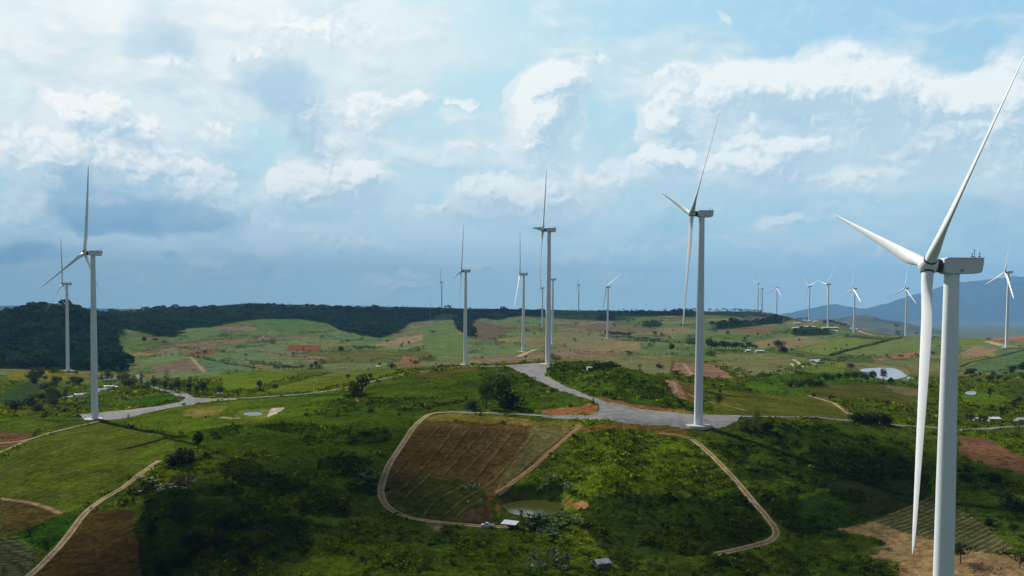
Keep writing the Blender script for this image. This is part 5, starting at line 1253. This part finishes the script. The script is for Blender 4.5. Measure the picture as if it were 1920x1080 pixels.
def pickup(px, py, rz, label):
    p = hit(px, py); t = empty('pickup_truck', tuple(p + np.array([0, 0, .03])), rz)          # nose towards -x
    def shell(prof, w, m, name, par=None, bev=.06, taper=None):
        bm = bmesh.new(); A_ = [bm.verts.new((x, -(w if z < 1.05 else w * (taper or 1)), z)) for x, z in prof]; B_ = [bm.verts.new((x, (w if z < 1.05 else w * (taper or 1)), z)) for x, z in prof]
        n = len(prof)
        for i in range(n): bm.faces.new((A_[i], A_[(i + 1) % n], B_[(i + 1) % n], B_[i]))
        bm.faces.new(A_[::-1]); bm.faces.new(B_); bmesh.ops.bevel(bm, geom=list(bm.edges), offset=bev, segments=2, affect='EDGES'); return obj(name, bm, m, par or t)
    shell([(-2.62, .42), (-2.66, .80), (-2.5, 1.02), (-1.35, 1.14), (.55, 1.16), (.55, .40)], .88, M_PAINT, 'body')
    cab = shell([(-1.45, 1.10), (-.72, 1.74), (.30, 1.76), (.60, 1.12)], .86, M_PAINT, 'cab', taper=.82)
    for s in (-1, 1):
        bm = bmesh.new(); v = [bm.verts.new((x, s * (.875 - (z - 1.05) * .22), z)) for x, z in ((-1.12, 1.18), (-.66, 1.62), (-.30, 1.64), (-.30, 1.18))]; bm.faces.new(v)
        v = [bm.verts.new((x, s * (.875 - (z - 1.05) * .22), z)) for x, z in ((-.22, 1.18), (-.22, 1.64), (.22, 1.64), (.42, 1.18))]; bm.faces.new(v); obj('side_window', bm, M_GLASS, cab)
    bm = bmesh.new(); v = [bm.verts.new(q) for q in ((-1.44, -.76, 1.17), (-1.44, .76, 1.17), (-.80, .66, 1.70), (-.80, -.66, 1.70))]; bm.faces.new(v); obj('windscreen', bm, M_GLASS, cab)
    bm = bmesh.new()                                                                              # open load bed
    for s in (-1, 1): add_box(bm, (1.60, s * .84, .88), (2.1, .08, .56), bevel=.02)
    add_box(bm, (2.64, 0, .88), (.07, 1.7, .56), bevel=.02); add_box(bm, (.60, 0, .88), (.06, 1.66, .56)); bd = obj('load_bed', bm, M_PAINT, t)
    bm = bmesh.new(); add_box(bm, (1.6, 0, .62), (2.05, 1.6, .1)); obj('bed_floor', bm, M_DARKM, bd)
    bm = bmesh.new(); add_box(bm, (-2.66, 0, .52), (.16, 1.7, .2), bevel=.04); obj('bumper', bm, M_DARKM, t)
    bm = bmesh.new(); add_box(bm, (2.72, 0, .52), (.12, 1.6, .16), bevel=.03); obj('bumper', bm, M_DARKM, t)
    for s in (-1, 1):
        bm = bmesh.new(); add_box(bm, (-2.58, s * .66, .84), (.14, .34, .16), bevel=.03); obj('headlight', bm, M_LAMP, t)
        bm = bmesh.new(); add_box(bm, (2.66, s * .80, .92), (.08, .12, .34), bevel=.02); obj('tail_light', bm, M_RLAMP, t)
        for x in (-1.72, 1.52):
            bm = bmesh.new(); add_tube(bm, (x, s * .66, .38), (x, s * .92, .38), .38, .38, 20); w = obj('wheel', bm, M_TYRE, t)
            bm = bmesh.new(); add_tube(bm, (x, s * .90, .38), (x, s * .935, .38), .22, .20, 12); obj('rim', bm, M_CHROME, w)
    tag(t, label, 'pickup truck'); return t
pickup(914, 988, math.radians(-8), 'white pickup truck parked on the dirt track beside the open shelter')

def shelter(px, py, rz):
    p = hit(px, py); t = empty('open_shelter', p, rz)
    for x in (-2.6, 0, 2.6):
        for y in (-1.7, 1.7):
            bm = bmesh.new(); h = 2.35 if y > 0 else 1.95; add_tube(bm, (x, y, -.4), (x, y, h), .07); obj('post', bm, M_WOOD, t)
    bm = bmesh.new(); M = Matrix.Translation((0, 0, 2.25)) @ Matrix.Rotation(.13, 4, 'X')
    add_box(bm, (0, 0, 0), (6.4, 4.4, .05), M)
    for k in range(22): add_box(bm, (-3.1 + k * .295, 0, .035), (.06, 4.4, .03), M)
    obj('roof', bm, M_SHEET, t)
    bm = bmesh.new(); add_box(bm, (0, 1.75, .8), (5.0, .06, 1.6)); obj('back_screen', bm, M_WOOD, t)
    bm = bmesh.new(); add_box(bm, (.8, 0, .5), (2.6, 1.2, .08)); [add_box(bm, (x, y, .1), (.08, .08, .8)) for x in (-.4, 2.0) for y in (-.5, .5)]; obj('bench_table', bm, M_WOOD, t)
    tag(t, 'small open shelter on posts under a bright white sheet roof by the pond', 'shelter')
shelter(956, 990, math.radians(-22))

def gable(name, px, py, L, W, H, rz, wall, roof, label, cat, pitch=.42, dmin=150.0, open_front=False, windows=0):
    p = hit(px, py, dmin); t = empty(name, p, rz)
    bm = bmesh.new(); add_box(bm, (0, 0, H / 2 - .5), (L, W, H + 1.0)); 
    hb = W / 2 * pitch
    v = [bm.verts.new(q) for q in ((-L / 2, -W / 2, H), (-L / 2, W / 2, H), (-L / 2, 0, H + hb), (L / 2, -W / 2, H), (L / 2, W / 2, H), (L / 2, 0, H + hb))]
    bm.faces.new((v[0], v[1], v[2])); bm.faces.new((v[3], v[5], v[4])); obj('wall', bm, wall, t)
    bm = bmesh.new(); a = math.atan(pitch); rl = (W / 2 + .5) / math.cos(a)
    for s in (-1, 1):
        M = Matrix.Translation((0, 0, H + hb + .04)) @ Matrix.Rotation(-s * a, 4, 'X') @ Matrix.Translation((0, s * rl / 2, 0))
        add_box(bm, (0, 0, 0), (L + .8, rl, .07), M)
        for k in range(max(4, int(L / .8))): add_box(bm, (-L / 2 + (k + .5) * L / max(4, int(L / .8)), 0, .05), (.07, rl, .04), M)
    obj('roof', bm, roof, t)
    bm = bmesh.new(); add_box(bm, (-L * .2, -W / 2 - .03, 1.0), (min(1.6, L * .2), .08, 2.0)); obj('door', bm, M_WOOD, t)
    for k in range(windows):
        bm = bmesh.new(); add_box(bm, (L * (.02 + .45 * (k + .5) / windows), -W / 2 - .03, H * .55), (L * .25 / windows, .08, H * .35)); obj('window', bm, M_DARKM, t)
    tag(t, label, cat); return t
gable('field_shed', 1127, 1062, 4.8, 3.8, 1.8, math.radians(24), M_WOOD, M_GREY, 'small shed under a crumpled grey metal roof at the lower edge', 'shed', windows=1)
gable('white_hut', 1105, 693, 3.2, 2.6, 1.5, 0.1, M_SHEET, M_SHEET, 'tiny white hut in the dark hollow of the green knoll', 'hut')
gable('white_hut', 709, 690, 4.0, 3.0, 2.2, .2, M_SHEET, M_SHEET, 'small white hut between two dark trees behind the road', 'hut')
gable('farm_house', 1424, 661, 12, 5, 2.6, .1, M_WALL, M_SHEET, 'low farm house with a pale roof at the right end of the dark clump', 'farm house', dmin=700, windows=2)
gable('farm_house', 1402, 660, 7, 5, 2.6, .0, M_WALL, M_SHEET, 'short pale farm house half hidden by the dark clump', 'farm house', dmin=700, windows=1)
for x, y, L, H, lab in [(1556, 616.5, 40, 3.2, 'longest white roofed shed, in front of a turbine foot'), (1518, 614.5, 26, 3.0, 'middle white roofed shed on the farm hill'), (1491, 616, 17, 2.6, 'leftmost low white roofed shed on the farm hill'),
                        (1494, 608, 18, 3.4, 'dark walled barn with white edge, upper left on the farm hill'), (1513, 603.5, 24, 2.6, 'long thin shed high on the farm hill by a turbine foot'), (1529, 604, 12, 2.6, 'short white shed at the top right of the farm hill'), (1565, 622.5, 13, 2.2, 'low white shed below the longest shed on the farm hill'), (1607, 618, 9, 2.6, 'small white hut right of the turbine on the gravel road')]:
    gable('farm_shed', x, y, L, 8, H, RT_.uniform(-.08, .08), M_WALL, M_SHEET, lab, 'shed', dmin=1200, windows=2, pitch=.3)
gable('white_tent', 1597, 617, 10, 10, 2.4, .5, M_SHEET, M_SHEET, 'white pyramid roofed tent beside the gravel road, left of a turbine', 'tent', dmin=1200, pitch=.8)
gable('farm_hut', 412, 742, 3.5, 3, 1.8, .3, M_WALL, M_SHEET, 'white hut peeking out beside the black looking round tree', 'hut')
gable('farm_hut', 1833, 790, 4.5, 3.5, 1.8, .1, M_WALL, M_SHEET, 'white roofed hut left of the other by the right road', 'hut')
gable('farm_hut', 1862, 790, 7, 4, 2.0, .0, M_WALL, M_SHEET, 'longer white roofed hut by the narrow road at far right', 'hut')
gable('farm_hut', 1912, 792, 5, 4, 2.2, .1, M_WALL, M_GREY, 'bluish roofed hut by the road at the right picture edge', 'hut')

def tunnel(px, py, L, r, rz, label, m=M_FILM):
    p = hit(px, py); t = empty('polytunnel', p, rz); bm = bmesh.new(); n = 14; rings = []
    for x in np.linspace(-L / 2, L / 2, 9):
        k = 1.0; rings.append([bm.verts.new((x, r * math.cos(a), max(0, r * .85 * math.sin(a)) - .1 + .06 * math.sin(x * 3))) for a in np.linspace(0, math.pi, n)])
    for A_, B_ in zip(rings, rings[1:]):
        for i in range(n - 1): bm.faces.new((A_[i], A_[i + 1], B_[i + 1], B_[i]))
    bm.faces.new(rings[-1]); bm.faces.new(rings[0][::-1]); obj('film_cover', bm, m, t, True)
    for x in np.linspace(-L / 2, L / 2, 5):
        bm = bmesh.new(); pts = [Vector((x, (r + .04) * math.cos(a), (r * .85 + .04) * math.sin(a) - .05)) for a in np.linspace(0, math.pi, 9)]
        for a, b in zip(pts, pts[1:]): add_tube(bm, a, b, .05, n=5)
        obj('hoop', bm, M_STEEL, t)
    tag(t, label, 'polytunnel', 'white polytunnels on the left slope')
for s in [(128, 746, 7, 1.7, .5, 'leftmost white polytunnel on the dark slope'), (138, 743, 6, 1.5, 1.1, 'white polytunnel second from the left, turned end on'), (149, 742, 8, 2.3, .4, 'broad white polytunnel just left of the big tower'), (157, 739, 5, 1.4, 1.0, 'narrow white polytunnel touching the left side of the big tower'),
          (183, 736, 4, 1.9, 1.4, 'small upright white polytunnel right of the big tower'), (192, 732, 8, 2.0, .9, 'white polytunnel climbing the slope, second right of the big tower'), (205, 727, 9, 2.8, .6, 'biggest white polytunnel, right of the big tower'),
          (220, 726, 7, 1.4, -.9, 'rightmost thin white polytunnel, sloping down to the right')]:
    tunnel(*s)
tunnel(152, 746, 9, 1.6, .3, 'green shade net tunnel below the white polytunnels', M_NET); tunnel(207, 716, 12, 3.0, .2, 'pale green net tunnel above the white polytunnels', M_NET)

def mast(px, py, h, label, dmin, w=1.0):
    p = hit(px, py, dmin); t = empty('lattice_mast', p); bm = bmesh.new()
    for a in range(3):
        x, y = w * math.cos(a * 2.09), w * math.sin(a * 2.09); add_tube(bm, (x, y, -2), (x * .4, y * .4, h), .14, .10, 5)
    for k in range(int(h / 3)):
        for a in range(3):
            f0, f1 = 1 - .6 * k * 3 / h, 1 - .6 * (k + 1) * 3 / h; b = (a + 1) % 3
            add_tube(bm, (w * f0 * math.cos(a * 2.09), w * f0 * math.sin(a * 2.09), k * 3), (w * f1 * math.cos(b * 2.09), w * f1 * math.sin(b * 2.09), k * 3 + 3), .06, n=4)
    obj('lattice', bm, M_STEEL, t); bm = bmesh.new(); add_tube(bm, (0, 0, h), (0, 0, h + 4), .08); obj('lightning_rod', bm, M_STEEL, t); tag(t, label, 'mast')
mast(807, 601, 80, 'thin lattice measuring mast on the ridge, left of a tiny turbine', 1500, 1.2)
mast(806, 626, 38, 'thin pale pole mast on the light green slope beside a squat tree', 900, .7)

# field workers
M_SKIN = mat('skin', (.30, .17, .11), .6, .3, var=.1); M_TROU = mat('dark_trousers', (.03, .035, .05), .8, .2, var=.2)
M_SHIRTS = [mat('white_shirt', (.75, .75, .73), .8, .2, var=.1), mat('blue_shirt', (.16, .24, .42), .8, .2, var=.1), mat('dark_shirt', (.05, .05, .06), .8, .2, var=.1)]
M_HAT = mat('straw_hat', (.62, .52, .34), .85, .2, var=.2)
def person_proto(bend, shirt):
    """one continuous skinned figure, standing (bend 0) or bending to the ground (bend about 1.3)"""
    hip = Vector((0, 0, .92)); up = Vector((math.sin(bend), 0, math.cos(bend)))
    ch = hip + up * .38; nk = hip + up * .55; hd = nk + Vector((math.sin(bend * .7), 0, math.cos(bend * .7))) * .14; ht = hd + Vector((math.sin(bend * .7), 0, math.cos(bend * .7))) * .13
    V = [hip, hip + up * .2, ch, nk, hd, ht]; R = [.15, .14, .17, .06, .10, .08]; E = [(0, 1), (1, 2), (2, 3), (3, 4), (4, 5)]
    for s in (-1, 1):
        k = len(V); V += [Vector((0, s * .10, .86)), Vector((.08 if bend < .5 else .04, s * .13, .48)), Vector((-.02 if s > 0 else .06, s * .14, .09)), Vector((.14, s * .15, .04))]; R += [.09, .062, .045, .04]; E += [(0, k), (k, k + 1), (k + 1, k + 2), (k + 2, k + 3)]
        sh = nk - up * .07 + Vector((0, s * .18, 0)); dn = Vector((.12 + .10 * (bend > .5), s * .05, -1)).normalized()
        k = len(V); V += [sh, sh + dn * .28, sh + dn * .50 + Vector((.08, 0, 0)), sh + dn * .60 + Vector((.12, 0, 0))]; R += [.055, .045, .035, .03]; E += [(2, k), (k, k + 1), (k + 1, k + 2), (k + 2, k + 3)]
        for q in range(4): j = len(V); V.append(V[k + 3] + Vector((.03, (q - 1.5) * .02, -.08 + .006 * abs(q - 1)))); R.append(.010); E.append((k + 3, j))
        j = len(V); V.append(V[k + 3] + Vector((.05, -s * .04, -.03))); R.append(.011); E.append((k + 3, j))
    me = bpy.data.meshes.new('body'); me.from_pydata([tuple(v) for v in V], E, []); o = bpy.data.objects.new('body', me); COL.objects.link(o)
    m = o.modifiers.new('skin', 'SKIN'); o.modifiers.new('sub', 'SUBSURF').levels = 1
    for i, r in enumerate(R): me.skin_vertices[0].data[i].radius = (r, r)
    me.skin_vertices[0].data[0].use_root = True
    dg = bpy.context.evaluated_depsgraph_get(); nm = bpy.data.meshes.new_from_object(o.evaluated_get(dg)); bpy.data.objects.remove(o)
    for mt in (M_SKIN, shirt, M_TROU): nm.materials.append(mt)
    for f in nm.polygons:
        c = f.center; al = (c - hip).dot(up)
        f.material_index = 2 if (c.z < .93 and abs(c.y) < .3 and al < .08 and c.x < .3 and (c.z > .1)) else (1 if (al > .0 and al < .53 and (c - nk).length > .08) else 0); f.use_smooth = True
    t = empty('person', (0, 0, 0)); link(bpy.data.objects.new('body', nm), t)
    bm = bmesh.new(); ax = Vector((math.sin(bend * .7), 0, math.cos(bend * .7))); Mh = Matrix.Translation(ht - ax * .04) @ ax.to_track_quat('Z', 'Y').to_matrix().to_4x4()
    add_lathe(bm, [(.26, -.02), (.13, .03), (.11, .12), (.05, .17)], 16, Mh); obj('hat', bm, M_HAT, t); return t
PP = [person_proto(b, s) for b, s in ((0.12, M_SHIRTS[0]), (1.25, M_SHIRTS[0]), (1.1, M_SHIRTS[1]), (.15, M_SHIRTS[2]), (.95, M_SHIRTS[2]))]; _pu = [False] * 5
for x, y, j, lab in [(866, 917, 4, 'bending person in dark clothes at the left end of the worker row'), (870.5, 917, 2, 'bending person in a blue shirt, second from left of the worker row'), (875, 917, 1, 'bending person in a white shirt, third from left of the worker row'),
                     (879, 915, 0, 'upright person in a white shirt near the middle of the worker row'), (883.5, 916, 3, 'upright person in dark clothes at the middle of the worker row'), (886.5, 916, 1, 'bending person in white just right of the middle of the worker row'),
                     (890, 915, 0, 'standing person in white, third from right of the worker row'), (893.5, 914, 4, 'bending dark clothed person, second from right of the worker row'), (898, 914, 0, 'standing person in white at the right end of the worker row'),
                     (865, 936, 3, 'person in dark clothes standing alone below the worker row'), (879, 926, 2, 'lone person in blue bending just below the worker row'), (879.5, 944, 1, 'lone person in white bending at the lower dirt line'), (943.5, 989, 0, 'person in white standing beside the open shelter')]:
    t = PP[j] if not _pu[j] else copy_tree(PP[j]); _pu[j] = True
    p = hit(x, y); t.location = p; t.rotation_euler = (0, 0, RT_.uniform(0, 6.28)); tag(t, lab, 'person', 'workers in the brown field')

# ordinals so that every member of a copse can be pointed at
_O = ['leftmost', 'second', 'third', 'fourth', 'fifth', 'sixth', 'seventh', 'eighth', 'ninth', 'tenth', 'eleventh', 'twelfth', 'thirteenth', 'fourteenth', 'fifteenth', 'sixteenth', 'seventeenth', 'eighteenth', 'nineteenth', 'twentieth',
      'twenty-first', 'twenty-second', 'twenty-third', 'twenty-fourth', 'twenty-fifth', 'rightmost']
_by = {}
for o in C.objects:
    if o.parent is None and o.get('group') and o.get('label'): _by.setdefault((o['group'], o['label']), []).append(o)
for (g, l), L in _by.items():
    if len(L) < 2: continue
    L.sort(key=lambda o: float(proj(np.array([o.location.x, o.location.y, o.location.z - ZC]))[0]))
    for i, o in enumerate(L):
        w = _O[min(i, 25)] if i < len(L) - 1 else 'rightmost'
        o['label'] = w + ' ' + l if w.endswith('most') else w + ' from left, ' + l


# ---------------------------------------------------------------- haze in the air
def haze():
    bm = bmesh.new(); x0, x1, y0, y1, z0, z1 = -41000, 41000, -900, 30800, -75, 1800
    add_box(bm, ((x0 + x1) / 2, (y0 + y1) / 2, (z0 + z1) / 2), (x1 - x0, y1 - y0, z1 - z0))
    m = bpy.data.materials.new('hazy_air'); m.use_nodes = True; N = NT(m.node_tree); N.n.clear()
    v = N.new('ShaderNodeVolumePrincipled'); v.inputs['Color'].default_value = (*HAZE_COL, 1); v.inputs['Density'].default_value = HAZE_DEN
    v.inputs['Anisotropy'].default_value = 0.0
    o = N.new('ShaderNodeOutputMaterial'); N.l.new(v.outputs[0], o.inputs['Volume'])
    h = obj('haze', bm, m); tag(h, kind='stuff'); h.display_type = 'WIRE'
HAZE_DEN = 3.5e-5; HAZE_COL = (.27, .58, 1.0)
try: haze()
except AttributeError as e: print(e)
